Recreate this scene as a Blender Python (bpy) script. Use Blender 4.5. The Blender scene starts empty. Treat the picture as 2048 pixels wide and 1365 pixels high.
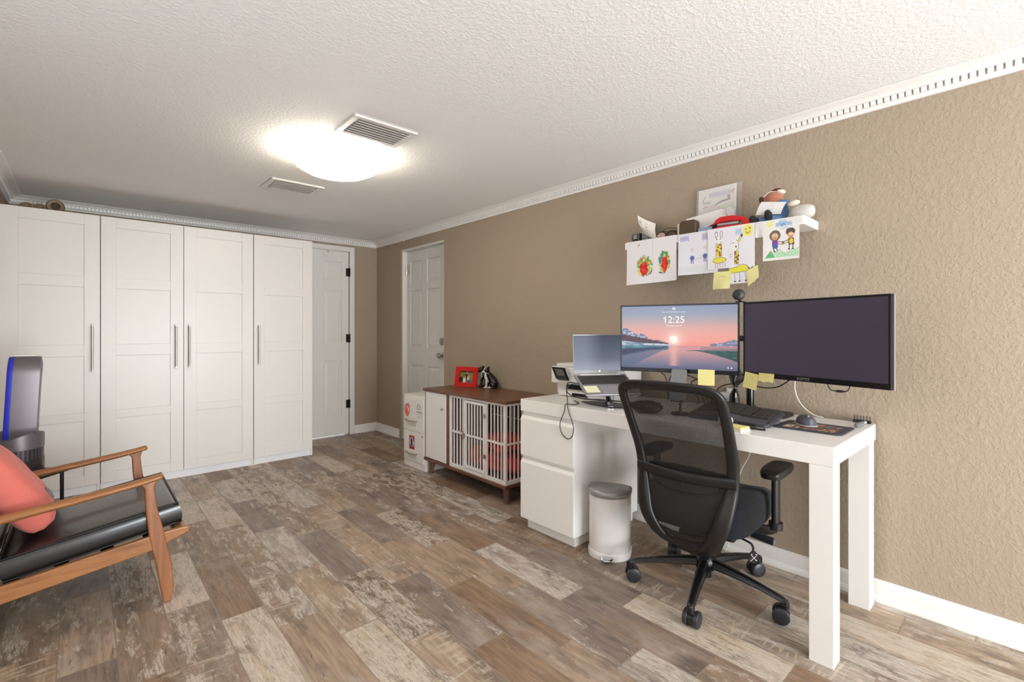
import bpy, math, random
import numpy as np
from mathutils import Vector, Matrix, Euler
R = math.radians
random.seed(4)
rng = np.random.default_rng(7)
SC = bpy.context.scene
COL = SC.collection

# ------------------------------------------------------------ camera
F_PX, U0, V0, CAM_H = 953.4, 1024.0, 660.0, 1.18
YAW = math.atan((U0 - 163.5) / F_PX)
cam_d = bpy.data.cameras.new('camera')
cam = bpy.data.objects.new('camera', cam_d)
COL.objects.link(cam)
cam.location = (0, 0, CAM_H)
cam.rotation_euler = (R(90), 0, -YAW)
cam_d.sensor_width = 36
cam_d.lens = F_PX / 2048 * 36
cam_d.shift_y = -(1365 / 2 - V0) / 2048
cam_d.clip_start = .02
SC.camera = cam

# ------------------------------------------------------------ world, exposure, daylight
SC.view_settings.view_transform = 'Standard'
SC.view_settings.look = 'None'
SC.view_settings.gamma = 1
SC.view_settings.use_curve_mapping = False
SC.view_settings.exposure = 0.0
w = bpy.data.worlds.new('sky'); SC.world = w; w.use_nodes = True
w.node_tree.nodes['Background'].inputs[0].default_value = (.80, .90, 1.0, 1)
w.node_tree.nodes['Background'].inputs[1].default_value = 3.0

def area(name, loc, rot, sx, sy, power, col):
    d = bpy.data.lights.new(name, 'AREA'); d.shape = 'RECTANGLE'; d.size = sx; d.size_y = sy
    d.energy = power; d.color = col
    o = bpy.data.objects.new(name, d); COL.objects.link(o); o.location = loc; o.rotation_euler = rot
    return o
# daylight through the patio glazing behind the camera
area('daylight_patio', (1.30, -2.56, 1.15), (R(90), 0, 0), 2.1, 1.8, 155, (.91, .955, 1.0))
# added fill light, tilted up to brighten the ceiling
area('ceiling_fill', (1.15, -2.50, .45), (R(112), 0, 0), 2.3, .6, 58, (.96, .975, 1.0))
area('alcove_fill', (-1.22, 1.0, 1.35), (R(90), 0, R(-90)), 1.5, 1.2, 5, (.97, .985, 1.0))  # added fill light outside the invented alcove window

# ------------------------------------------------------------ colour helpers
def lin(c):
    return c / 12.92 if c <= .04045 else ((c + .055) / 1.055) ** 2.4
def hx(s):
    s = s.lstrip('#')
    return tuple(lin(int(s[i:i + 2], 16) / 255) for i in (0, 2, 4)) + (1,)

class NT:
    def __init__(s, name):
        s.m = bpy.data.materials.new(name); s.m.use_nodes = True
        s.t = s.m.node_tree; s.b = s.t.nodes['Principled BSDF']
    def n(s, typ, **kw):
        nd = s.t.nodes.new(typ)
        for k, v in kw.items(): setattr(nd, k, v)
        return nd
    def put(s, sock, v):
        if isinstance(v, bpy.types.NodeSocket): s.t.links.new(v, sock)
        elif isinstance(v, (tuple, list)) and len(v) == 3 and sock.type == 'RGBA': sock.default_value = tuple(v) + (1,)
        else: sock.default_value = v
    def math(s, op, a, b=0.0, c=0.0, clamp=False):
        nd = s.n('ShaderNodeMath', operation=op, use_clamp=clamp)
        s.put(nd.inputs[0], a); s.put(nd.inputs[1], b)
        if op in ('MULTIPLY_ADD', 'SMOOTH_MIN', 'WRAP', 'COMPARE'): s.put(nd.inputs[2], c)
        return nd.outputs[0]
    def mix(s, f, a, b, mode='MIX'):
        nd = s.n('ShaderNodeMix', data_type='RGBA', blend_type=mode)
        s.put(nd.inputs[0], f); s.put(nd.inputs[6], a); s.put(nd.inputs[7], b)
        return nd.outputs[2]
    def pos(s):
        g = s.n('ShaderNodeNewGeometry'); return g.outputs['Position']
    def xyz(s, v):
        nd = s.n('ShaderNodeSeparateXYZ'); s.put(nd.inputs[0], v); return nd.outputs
    def comb(s, x, y, z=0.0):
        nd = s.n('ShaderNodeCombineXYZ')
        s.put(nd.inputs[0], x); s.put(nd.inputs[1], y); s.put(nd.inputs[2], z); return nd.outputs[0]
    def noise(s, vec, scale, detail=3, rough=.5, dist=0):
        nd = s.n('ShaderNodeTexNoise'); s.put(nd.inputs['Vector'], vec)
        nd.inputs['Scale'].default_value = scale; nd.inputs['Detail'].default_value = detail
        nd.inputs['Roughness'].default_value = rough; nd.inputs['Distortion'].default_value = dist
        return nd.outputs['Fac']
    def scale(s, vec, v):
        nd = s.n('ShaderNodeVectorMath', operation='MULTIPLY'); s.put(nd.inputs[0], vec); nd.inputs[1].default_value = v
        return nd.outputs[0]
    def ramp(s, f, stops, interp='LINEAR'):
        nd = s.n('ShaderNodeValToRGB'); s.put(nd.inputs[0], f); cr = nd.color_ramp; cr.interpolation = interp
        while len(cr.elements) < len(stops): cr.elements.new(.5)
        for e, (p, c) in zip(cr.elements, stops):
            e.position = p; e.color = c if len(c) == 4 else tuple(c) + (1,)
        return nd.outputs[0]
    def sstep(s, v, lo, hi):
        nd = s.n('ShaderNodeMapRange', interpolation_type='SMOOTHSTEP'); s.put(nd.inputs[0], v)
        nd.inputs[1].default_value = lo; nd.inputs[2].default_value = hi
        return nd.outputs[0]
    def bump(s, hgt, strength, dist=.002):
        nd = s.n('ShaderNodeBump'); s.put(nd.inputs['Height'], hgt)
        nd.inputs['Strength'].default_value = strength; nd.inputs['Distance'].default_value = dist
        s.t.links.new(nd.outputs[0], s.b.inputs['Normal'])

def mat(name, col, rough=.5, metal=0.0, spec=.5, vary=.06, vscale=6, bump=0, bscale=200, emis=None, es=0, coat=0, alpha=None, sheen=0):
    k = NT(name); c = hx(col) if isinstance(col, str) else tuple(col)
    nz = k.noise(k.pos(), vscale, 4)
    lo = tuple(max(0, v * (1 - vary)) for v in c[:3]); hi = tuple(v * (1 + vary) for v in c[:3])
    k.put(k.b.inputs['Base Color'], k.mix(nz, lo, hi))
    k.b.inputs['Roughness'].default_value = rough; k.b.inputs['Metallic'].default_value = metal
    k.b.inputs['Specular IOR Level'].default_value = spec
    if coat: k.b.inputs['Coat Weight'].default_value = coat; k.b.inputs['Coat Roughness'].default_value = .08
    if sheen: k.b.inputs['Sheen Weight'].default_value = sheen
    if bump: k.bump(k.noise(k.pos(), bscale, 3), bump, .001)
    if emis: k.b.inputs['Emission Color'].default_value = hx(emis); k.b.inputs['Emission Strength'].default_value = es
    return k.m

def mat_plaster(name, col, strength, scale, dist, rough=.85):
    k = NT(name); c = hx(col); p = k.pos()
    wv = k.noise(p, scale * .6, 2, .5)
    n1 = k.noise(p, scale, 4, .6, .25)
    n2 = k.noise(p, scale * 3.2, 2, .5)
    flat = k.sstep(n1, .40, .66)                       # knock-down: flattened blobs of mud
    hgt = k.math('ADD', flat, k.math('MULTIPLY', n2, .35))
    k.bump(k.math('ADD', hgt, wv), strength, dist)
    k.put(k.b.inputs['Base Color'], k.mix(n1, tuple(v * .955 for v in c[:3]), tuple(v * 1.035 for v in c[:3])))
    k.b.inputs['Roughness'].default_value = rough; k.b.inputs['Specular IOR Level'].default_value = .25
    return k.m

def mat_wood(name, c1, c2, axis=0, scale=1.0, rough=.4, coat=0):
    k = NT(name); p = k.pos()
    st = [9, 9, 9]; st[axis] = .9
    v = k.scale(p, tuple(x * scale for x in st))
    g = k.noise(v, 3, 4, .6, .8)
    fine = k.noise(k.scale(p, tuple((1.5 if i == axis else 60) * scale for i in range(3))), 4, 3, .6)
    f = k.math('MULTIPLY_ADD', fine, .35, k.math('MULTIPLY', g, .75), clamp=True)
    k.put(k.b.inputs['Base Color'], k.ramp(f, [(.3, hx(c1)), (.75, hx(c2))]))
    k.b.inputs['Roughness'].default_value = rough
    if coat: k.b.inputs['Coat Weight'].default_value = coat; k.b.inputs['Coat Roughness'].default_value = .15
    k.bump(fine, .08, .001)
    return k.m

def mat_floor():
    k = NT('wood_look_tile'); x, y, z = k.xyz(k.pos())[:3]
    r = k.math('DIVIDE', k.math('SUBTRACT', x, .0965), .161)
    row = k.math('FLOOR', r); fr = k.math('FRACT', r)
    q = k.math('DIVIDE', k.math('SUBTRACT', k.math('MULTIPLY_ADD', row, .206, y), 2.636), .618)
    cell = k.math('FLOOR', q); fq = k.math('FRACT', q)
    wn = k.n('ShaderNodeTexWhiteNoise', noise_dimensions='2D'); k.put(wn.inputs['Vector'], k.comb(row, cell))
    rnd = wn.outputs['Value']; rc = k.xyz(wn.outputs['Color'])
    off = k.math('MULTIPLY', rnd, 37.0)
    def sv(ax, ay, o2=0.0):
        return k.comb(k.math('MULTIPLY_ADD', x, ax, off), k.math('MULTIPLY_ADD', y, ay, k.math('ADD', off, o2)), off)
    base = k.ramp(rnd, [(0, hx('#8a715b')), (.14, hx('#a08974')), (.28, hx('#85756a')), (.42, hx('#a6907b')), (.56, hx('#8d7968')), (.70, hx('#a09487')), (.84, hx('#7a6553')), (.93, hx('#b3a28c'))], 'CONSTANT')
    grain = k.noise(sv(34, 2.6), 2.0, 5, .62, .6)
    gcol = k.mix(k.sstep(grain, .34, .66), (.74, .73, .72), (1.16, 1.15, 1.14))
    c = k.mix(1.0, base, gcol, 'MULTIPLY')
    # darker smoky areas
    smoke = k.noise(sv(9, 3.2, 5.0), 1.3, 4, .6)
    c = k.mix(k.math('MULTIPLY', k.sstep(smoke, .50, .68), .60), c, hx('#594d44'))
    # warm tan areas
    tan = k.noise(sv(6, 1.8, 11.0), 1.2, 3, .5)
    c = k.mix(k.math('MULTIPLY', k.sstep(tan, .50, .68), .38), c, hx('#a28970'))
    pale = k.noise(sv(5, 2.0, 21.0), 1.6, 4, .6)
    c = k.mix(k.math('MULTIPLY', k.sstep(pale, .50, .70), .42), c, hx('#b5a99d'))
    # whitewash paint worn through by long thin cracks
    ww = k.noise(sv(13, 4.2, 3.0), 1.7, 7, .74, .35)
    lane = k.noise(k.comb(k.math('MULTIPLY_ADD', x, 17, off), k.math('MULTIPLY', y, .3)), 1.0, 1)
    crack = k.sstep(k.noise(sv(95, 9.0), 2.2, 5, .75, .8), .38, .58)
    thr = k.math('MULTIPLY_ADD', rc[0], .30, -.19)
    wm = k.sstep(k.math('ADD', k.math('ADD', ww, thr), k.math('MULTIPLY_ADD', lane, .30, -.15)), .505, .585)
    wm = k.math('MULTIPLY', wm, crack)
    c = k.mix(k.math('MULTIPLY', wm, .70), c, hx('#d3c8bb'))
    # cross-cut saw marks on some boards
    saw = k.noise(sv(5, 30), 1.5, 4, .65, .5)
    sm = k.math('MULTIPLY', k.sstep(saw, .52, .60), k.math('GREATER_THAN', rc[1], .66))
    sm = k.math('MULTIPLY', sm, k.sstep(tan, .40, .55))
    c = k.mix(k.math('MULTIPLY', sm, .55), c, hx('#c3b49d'))
    # black hair cracks
    dk = k.sstep(k.noise(sv(90, 10, 9.0), 1.5, 3, .7, 1.0), .62, .69)
    c = k.mix(k.math('MULTIPLY', k.math('MULTIPLY', dk, k.sstep(smoke, .42, .55)), .8), c, hx('#3f352e'))
    # grout
    ex = k.math('MINIMUM', fr, k.math('SUBTRACT', 1.0, fr)); ey = k.math('MINIMUM', fq, k.math('SUBTRACT', 1.0, fq))
    g = k.math('MAXIMUM', k.math('LESS_THAN', ex, .0140), k.math('LESS_THAN', ey, .0042))
    c = k.mix(g, c, hx('#8b7c6d'))
    k.put(k.b.inputs['Base Color'], c)
    k.put(k.b.inputs['Roughness'], k.math('MULTIPLY_ADD', grain, .25, .33))
    k.b.inputs['Specular IOR Level'].default_value = .45
    hgt = k.math('SUBTRACT', k.math('MULTIPLY', grain, .35), g)
    k.bump(hgt, .35, .0015)
    return k.m

def mat_attr(name, rough=.8, emis=0.0, spec=.3):
    k = NT(name); a = k.n('ShaderNodeAttribute', attribute_name='Col')
    if emis:
        k.b.inputs['Base Color'].default_value = (.01, .01, .01, 1)
        k.put(k.b.inputs['Emission Color'], a.outputs['Color']); k.b.inputs['Emission Strength'].default_value = emis
    else: k.put(k.b.inputs['Base Color'], a.outputs['Color'])
    k.b.inputs['Roughness'].default_value = rough; k.b.inputs['Specular IOR Level'].default_value = spec
    return k.m

def mat_mesh_fabric():
    k = NT('black_mesh_fabric')
    tc = k.n('ShaderNodeUVMap'); u, v = k.xyz(tc.outputs[0])[:2]
    fu = k.math('FRACT', k.math('DIVIDE', u, .0044))
    row = k.math('FLOOR', k.math('DIVIDE', v, .0044))
    fv = k.math('FRACT', k.math('DIVIDE', v, .0044))
    fu = k.math('FRACT', k.math('ADD', fu, k.math('MULTIPLY', k.math('MODULO', row, 2.0), .5)))
    du = k.math('ABSOLUTE', k.math('SUBTRACT', fu, .5)); dv = k.math('ABSOLUTE', k.math('SUBTRACT', fv, .5))
    hole = k.math('LESS_THAN', k.math('ADD', k.math('POWER', k.math('MULTIPLY', du, 3.9), 2.0), k.math('POWER', k.math('MULTIPLY', dv, 3.9), 2.0)), 1.0)
    k.b.inputs['Base Color'].default_value = hx('#1b1816'); k.b.inputs['Roughness'].default_value = .7
    k.put(k.b.inputs['Alpha'], k.math('SUBTRACT', 1.0, hole))
    return k.m

M = {}
M['wall'] = mat_plaster('taupe_textured_paint', '#aa9a86', .38, 62, .0028)
M['ceiling'] = mat_plaster('white_textured_ceiling', '#f2f1ef', .36, 74, .0028)
M['floor'] = mat_floor()
M['trim'] = mat('white_gloss_trim', '#eeebe6', .4, vary=.015)
M['door'] = mat('white_door_paint', '#dcd9d3', .45, vary=.02)
M['doorcool'] = mat('cool_white_door_paint', '#e5e2dc', .5, vary=.02)
M['lam'] = mat('white_foil_laminate', '#e7e3dd', .33, vary=.012)
M['plinth'] = mat('cool_white_plinth', '#e8e8ea', .4, vary=.01)
M['desk'] = mat('white_lacquer', '#ece9e4', .28, vary=.012)
M['whitemetal'] = mat('white_enamelled_steel', '#e4dfd9', .35, vary=.015)
M['whiteplastic'] = mat('white_plastic', '#e6e3df', .4, vary=.015)
M['steel'] = mat('brushed_nickel', '#b9b2a8', .3, 1, vary=.04)
M['chrome'] = mat('chrome', '#d2d4d6', .12, 1, vary=.02)
M['bronze'] = mat('dark_bronze', '#241d19', .45, .6)
M['slot'] = mat('dark_gap', '#1c1815', .9)
M['black'] = mat('black_plastic', '#171616', .42, vary=.1)
M['blackgloss'] = mat('black_gloss_plastic', '#131316', .25, vary=.1)
M['casterblue'] = mat('charcoal_blue_nylon', '#26282e', .38, vary=.08)
M['seatfab'] = mat('navy_black_fabric', '#0f121a', .9, vary=.25, vscale=40, bump=.5, bscale=900, spec=.3, sheen=.1)
M['cable'] = mat('black_cable', '#1d1b1a', .5)
M['greycable'] = mat('grey_cable', '#44413f', .5)
M['whitecable'] = mat('white_cable', '#dedad2', .5)
M['teak'] = mat_wood('teak_wood', '#7c4a27', '#a87242', 0, 1.6, .36, .15)
M['teakleg'] = mat_wood('teak_wood_upright', '#77442a', '#a06a42', 2, 1.6, .38, .12)
M['leather'] = mat('black_leather', '#161615', .33, spec=.6, vary=.2, bump=.3, bscale=26, coat=.45)
M['piping'] = mat('black_piping', '#0b0b0b', .35)
M['pink'] = mat('coral_pink_cotton', '#cf6c60', .85, vary=.05, vscale=12, bump=.4, bscale=500, sheen=.1)
M['patch'] = mat('grey_patch', '#77727a', .7)
M['nickel'] = mat('purple_grey_nickel', '#7b7478', .42, .55, vary=.03)
M['nickeldark'] = mat('dark_nickel', '#57504f', .32, .7, vary=.03)
M['blue'] = mat('cobalt_blue_plastic', '#2b34b8', .35)
M['walnut'] = mat_wood('walnut_veneer', '#4a2c1c', '#7c5035', 1, 1.2, .38, .1)
M['walnutleg'] = mat_wood('walnut_leg', '#54372a', '#7d5a47', 2, 1.2, .45)
M['walnutdark'] = mat('dark_walnut_board', '#452c1e', .7)  # dark brown wood of the crate's back panel
M['red'] = mat('red_fleece', '#c8160f', .95, vary=.25, vscale=18, bump=.9, bscale=60)
M['redpaint'] = mat('red_painted_wood', '#c3120f', .4)
M['redplastic'] = mat('red_plastic', '#cf1a20', .3)
M['paper'] = mat('white_paper', '#e4e0dc', .85, vary=.02)
M['sticky'] = mat('yellow_sticky_paper', '#e3d98c', .85, vary=.03)
M['stickypale'] = mat('pale_yellow_sticky_paper', '#ebe7bd', .85, vary=.03)
M['laptop'] = mat('silver_aluminium', '#a9a6a8', .35, .6, vary=.02)
M['keys'] = mat('dark_grey_keys', '#3b3835', .55)
M['keyslight'] = mat('grey_keys', '#4a4845', .55)
M['graphite'] = mat('graphite_plastic', '#3f4047', .5)
M['mousegrey'] = mat('graphite_rubber', '#4b4c53', .5)
M['mouselight'] = mat('light_grey_plastic', '#a7a8ab', .45)
M['phone'] = mat('grey_phone_back', '#7b7c7c', .35, .3)
M['bin'] = mat('white_enamel', '#dedbd8', .18, vary=.01, coat=.4)
M['lid'] = mat('brushed_grey_lid', '#9c9b98', .38, .45)
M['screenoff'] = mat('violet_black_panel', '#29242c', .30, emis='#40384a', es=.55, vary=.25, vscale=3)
k = NT('blue_grey_panel'); zz = k.xyz(k.pos())[2]  # emission ramp imitates a reflection, brighter towards the bottom of the screen
k.b.inputs['Base Color'].default_value = hx('#2b2f3a'); k.b.inputs['Roughness'].default_value = .45; k.b.inputs['Specular IOR Level'].default_value = .3
k.put(k.b.inputs['Emission Color'], k.ramp(k.math('DIVIDE', k.math('SUBTRACT', zz, .950), .20), [(0, hx('#a2a8b4')), (.35, hx('#757d8c')), (1, hx('#4f5869'))])); k.b.inputs['Emission Strength'].default_value = .75; M['lapscreen'] = k.m
M['glass'] = mat('frosted_glass_bowl', '#fff8ea', .4, emis='#fff6ea', es=15.0, vary=0)
M['brown'] = mat('brown_leather', '#4a3722', .5, vary=.2)
M['brownwood'] = mat('carved_brown_wood', '#7d6240', .5, vary=.3, vscale=40)
M['browndark'] = mat('dark_brown_wood', '#382a1c', .6, vary=.2)
M['fur'] = mat('rust_brown_plush', '#a5674c', .95, vary=.2, vscale=60, sheen=.5)
M['furdark'] = mat('dark_brown_plush', '#4d2f22', .95)
M['furpale'] = mat('cream_plush', '#ead9c3', .95)
M['bluecloth'] = mat('blue_cloth', '#5f83ad', .9)
M['shoe'] = mat('black_plush_shoe', '#26262a', .9)
M['cerw'] = mat('white_ceramic', '#e7dcd2', .15)
M['cerb'] = mat('black_ceramic', '#120e0d', .12)
M['cergreen'] = mat('sage_ceramic', '#9fb09a', .3)
M['art'] = mat_attr('crayon_on_paper')
M['print'] = mat_attr('colour_print', .5)
M['lcd'] = mat_attr('lit_lcd_picture', .25, 1.0)
M['mesh'] = mat_mesh_fabric()
M['meshdark'] = mat('dense_black_mesh', '#15120f', .8)
k = NT('white_screen_lettering'); k.b.inputs['Base Color'].default_value = (0, 0, 0, 1)
k.b.inputs['Emission Color'].default_value = (1, .97, .95, 1); k.b.inputs['Emission Strength'].default_value = 1.0
M['lettering'] = k.m
M['logo'] = mat('grey_logo', '#7d7d80', .5)
k = NT('clear_sleeve'); k.b.inputs['Base Color'].default_value = (.9, .9, .9, 1); k.b.inputs['Roughness'].default_value = .15
k.b.inputs['Alpha'].default_value = .12; M['sleeve'] = k.m
k = NT('window_glass'); k.b.inputs['Base Color'].default_value = (1, 1, 1, 1); k.b.inputs['Roughness'].default_value = 0
k.b.inputs['Alpha'].default_value = .08; M['pane'] = k.m

# ------------------------------------------------------------ mesh builder
class MB:
    def __init__(s, xf=None): s.v = []; s.f = []; s.xf = xf
    def add(s, vs, fs, xf=None):
        n = len(s.v)
        for p in vs:
            p = Vector(p)
            if xf is not None: p = xf @ p
            s.v.append(p)
        s.f += [tuple(i + n for i in f) for f in fs]
        return s
    def box(s, x0, y0, z0, x1, y1, z1, xf=None):
        vs = [(x, y, z) for z in (z0, z1) for y in (y0, y1) for x in (x0, x1)]
        return s.add(vs, [(0, 2, 3, 1), (4, 5, 7, 6), (0, 1, 5, 4), (2, 6, 7, 3), (0, 4, 6, 2), (1, 3, 7, 5)], xf)
    def obox(s, c, size, rot=(0, 0, 0)):
        m = Matrix.Translation(c) @ Euler(rot).to_matrix().to_4x4()
        a, b, d = (q / 2 for q in size)
        return s.box(-a, -b, -d, a, b, d, m)
    def loft(s, rings, closed=True, caps=True):
        n = len(rings[0]); vs = [p for r in rings for p in r]; fs = []
        for i in range(len(rings) - 1):
            for j in range(n if closed else n - 1):
                a = i * n + j; b = i * n + (j + 1) % n
                fs.append((a, b, b + n, a + n))
        if caps and closed:
            fs.append(tuple(reversed(range(n)))); fs.append(tuple(range((len(rings) - 1) * n, len(rings) * n)))
        return s.add(vs, fs)
    def tube(s, pts, r, n=10, caps=True, flat=1.0, closed=False, up=None):
        pts = [Vector(p) for p in pts]; m = len(pts)
        rs = r if isinstance(r, list) else [r] * m
        rings = []; prev = None
        for i, p in enumerate(pts):
            if closed: t = (pts[(i + 1) % m] - pts[i - 1])
            else: t = pts[min(i + 1, m - 1)] - pts[max(i - 1, 0)]
            t.normalize()
            if up is not None: a = Vector(up)
            elif prev is None: a = Vector((0, 0, 1)) if abs(t.z) < .9 else Vector((1, 0, 0))
            else: a = prev
            a = (a - t * a.dot(t)).normalized(); prev = a
            b = t.cross(a)
            rr = rs[i] if not isinstance(rs[i], (list, tuple)) else rs[i]
            ra, rb = (rr, rr * flat) if not isinstance(rr, (list, tuple)) else rr
            rings.append([p + a * (ra * math.cos(2 * math.pi * j / n)) + b * (rb * math.sin(2 * math.pi * j / n)) for j in range(n)])
        if closed: rings.append(rings[0]); caps = False
        return s.loft(rings, True, caps)
    def cyl(s, p0, p1, r0, r1=None, n=20):
        return s.tube([p0, p1], [r0, r1 if r1 is not None else r0], n)
    def lathe(s, prof, c=(0, 0, 0), n=28, rot=(0, 0, 0)):
        m = Matrix.Translation(c) @ Euler(rot).to_matrix().to_4x4(); rings = []
        for r, z in prof:
            rings.append([m @ Vector((r * math.cos(2 * math.pi * j / n), r * math.sin(2 * math.pi * j / n), z)) for j in range(n)])
        return s.loft(rings, True, True)
    def ell(s, c, r, rot=(0, 0, 0), nu=18, nv=12, pw=1.0):
        m = Matrix.Translation(c) @ Euler(rot).to_matrix().to_4x4(); rings = []
        sg = lambda q: math.copysign(abs(q) ** pw, q)
        for i in range(nv + 1):
            t = -math.pi / 2 + math.pi * i / nv; t = max(-1.55, min(1.55, t))
            rings.append([m @ Vector((r[0] * sg(math.cos(t)) * sg(math.cos(2 * math.pi * j / nu)), r[1] * sg(math.cos(t)) * sg(math.sin(2 * math.pi * j / nu)), r[2] * sg(math.sin(t)))) for j in range(nu)])
        return s.loft(rings, True, True)
    def prism(s, pts, vec):
        vec = Vector(vec); a = [Vector(p) for p in pts]; b = [p + vec for p in a]; n = len(a)
        fs = [tuple(reversed(range(n))), tuple(range(n, 2 * n))] + [(i, (i + 1) % n, (i + 1) % n + n, i + n) for i in range(n)]
        return s.add(a + b, fs)
    def grid(s, nu, nv, fn):
        vs = [fn(i / nu, j / nv) for j in range(nv + 1) for i in range(nu + 1)]
        fs = [(j * (nu + 1) + i, j * (nu + 1) + i + 1, (j + 1) * (nu + 1) + i + 1, (j + 1) * (nu + 1) + i) for j in range(nv) for i in range(nu)]
        return s.add(vs, fs)

def bez(P, n=20):
    """smooth curve through the points (Catmull-Rom)"""
    P = [Vector(p) for p in P]; Q = [P[0] * 2 - P[1]] + P + [P[-1] * 2 - P[-2]]; out = []
    seg = len(P) - 1; per = max(2, n // seg)
    for i in range(seg):
        a, b, c, d = Q[i:i + 4]
        for j in range(per):
            t = j / per
            out.append(.5 * ((2 * b) + (c - a) * t + (2 * a - 5 * b + 4 * c - d) * t * t + (3 * b - a - 3 * c + d) * t ** 3))
    out.append(P[-1]); return out

def rrect(w, h, r, n=5):
    """rounded rectangle outline, centred, in (a, b)"""
    out = []
    for cx, cy, a0 in ((w / 2 - r, h / 2 - r, 0), (-w / 2 + r, h / 2 - r, 90), (-w / 2 + r, -h / 2 + r, 180), (w / 2 - r, -h / 2 + r, 270)):
        for i in range(n + 1):
            a = R(a0 + 90 * i / n); out.append((cx + r * math.cos(a), cy + r * math.sin(a)))
    return out

def wm(o):
    m = Matrix.Identity(4)
    while o is not None:
        m = Matrix.LocRotScale(o.location, o.rotation_euler, o.scale) @ m; o = o.parent
    return m

def thing(name, label, cat, loc=(0, 0, 0), rz=0.0, group=None):
    o = bpy.data.objects.new(name, None); COL.objects.link(o)
    o.empty_display_size = .05; o.location = loc; o.rotation_euler = (0, 0, rz)
    o['label'] = label; o['category'] = cat
    if group: o['group'] = group
    return o
def tag(o, label, cat, group=None):
    o['label'] = label; o['category'] = cat
    if group: o['group'] = group
    return o
def struct(o): o['kind'] = 'structure'; return o

def obj(name, mb, m, parent=None, local=False, bevel=0, seg=2, smooth=None, label=None, subsurf=0):
    """mb in world coordinates (or in the parent's, local=True) becomes one mesh object"""
    me = bpy.data.meshes.new(name)
    vs = mb.v
    if parent is not None and not local:
        inv = wm(parent).inverted(); vs = [inv @ p for p in vs]
    me.from_pydata([tuple(p) for p in vs], [], mb.f); me.update()
    bmesh_fix(me)
    me.materials.append(m)
    o = bpy.data.objects.new(name, me); COL.objects.link(o)
    if parent is not None: o.parent = parent
    if subsurf:
        q = o.modifiers.new('sub', 'SUBSURF'); q.levels = subsurf; q.render_levels = subsurf
        me.shade_smooth()
    if bevel:
        q = o.modifiers.new('bev', 'BEVEL'); q.width = bevel; q.segments = seg; q.limit_method = 'ANGLE'; q.angle_limit = R(35)
    if smooth is not None:
        me.shade_smooth(); me.set_sharp_from_angle(angle=R(smooth))
    if label: o['label'] = label
    return o

import bmesh
def bmesh_fix(me):
    b = bmesh.new(); b.from_mesh(me); bmesh.ops.recalc_face_normals(b, faces=b.faces); b.to_mesh(me); b.free()

def plant(name, mb, m, label, cat, base, **kw):
    """a top-level thing that is one mesh, with its origin at its base"""
    g = kw.pop('group', None)
    mb.v = [p - Vector(base) for p in mb.v]
    o = obj(name, mb, m, **kw); o.location = base
    return tag(o, label, cat, g)

def copy_tree(o, parent=None):
    c = o.copy(); COL.objects.link(c); c.parent = parent
    for ch in list(o.children): copy_tree(ch, c)
    return c

def text(name, body, size, m, origin, ux, uy, parent, align='CENTER', ext=.0003):
    cu = bpy.data.curves.new(name, 'FONT'); cu.body = body; cu.size = size; cu.align_x = align; cu.align_y = 'CENTER'; cu.extrude = ext
    t = bpy.data.objects.new(name + '_tmp', cu); COL.objects.link(t)
    bpy.context.view_layer.update()
    me = bpy.data.meshes.new_from_object(t.evaluated_get(bpy.context.evaluated_depsgraph_get()))
    bpy.data.objects.remove(t)
    ux = Vector(ux).normalized(); uy = Vector(uy).normalized(); uz = ux.cross(uy)
    mt = Matrix.Translation(origin) @ Matrix((ux, uy, uz)).transposed().to_4x4()
    if parent is not None: mt = wm(parent).inverted() @ mt
    me.transform(mt); me.materials.clear(); me.materials.append(m)
    o = bpy.data.objects.new(name, me); COL.objects.link(o); o.parent = parent
    return o

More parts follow.
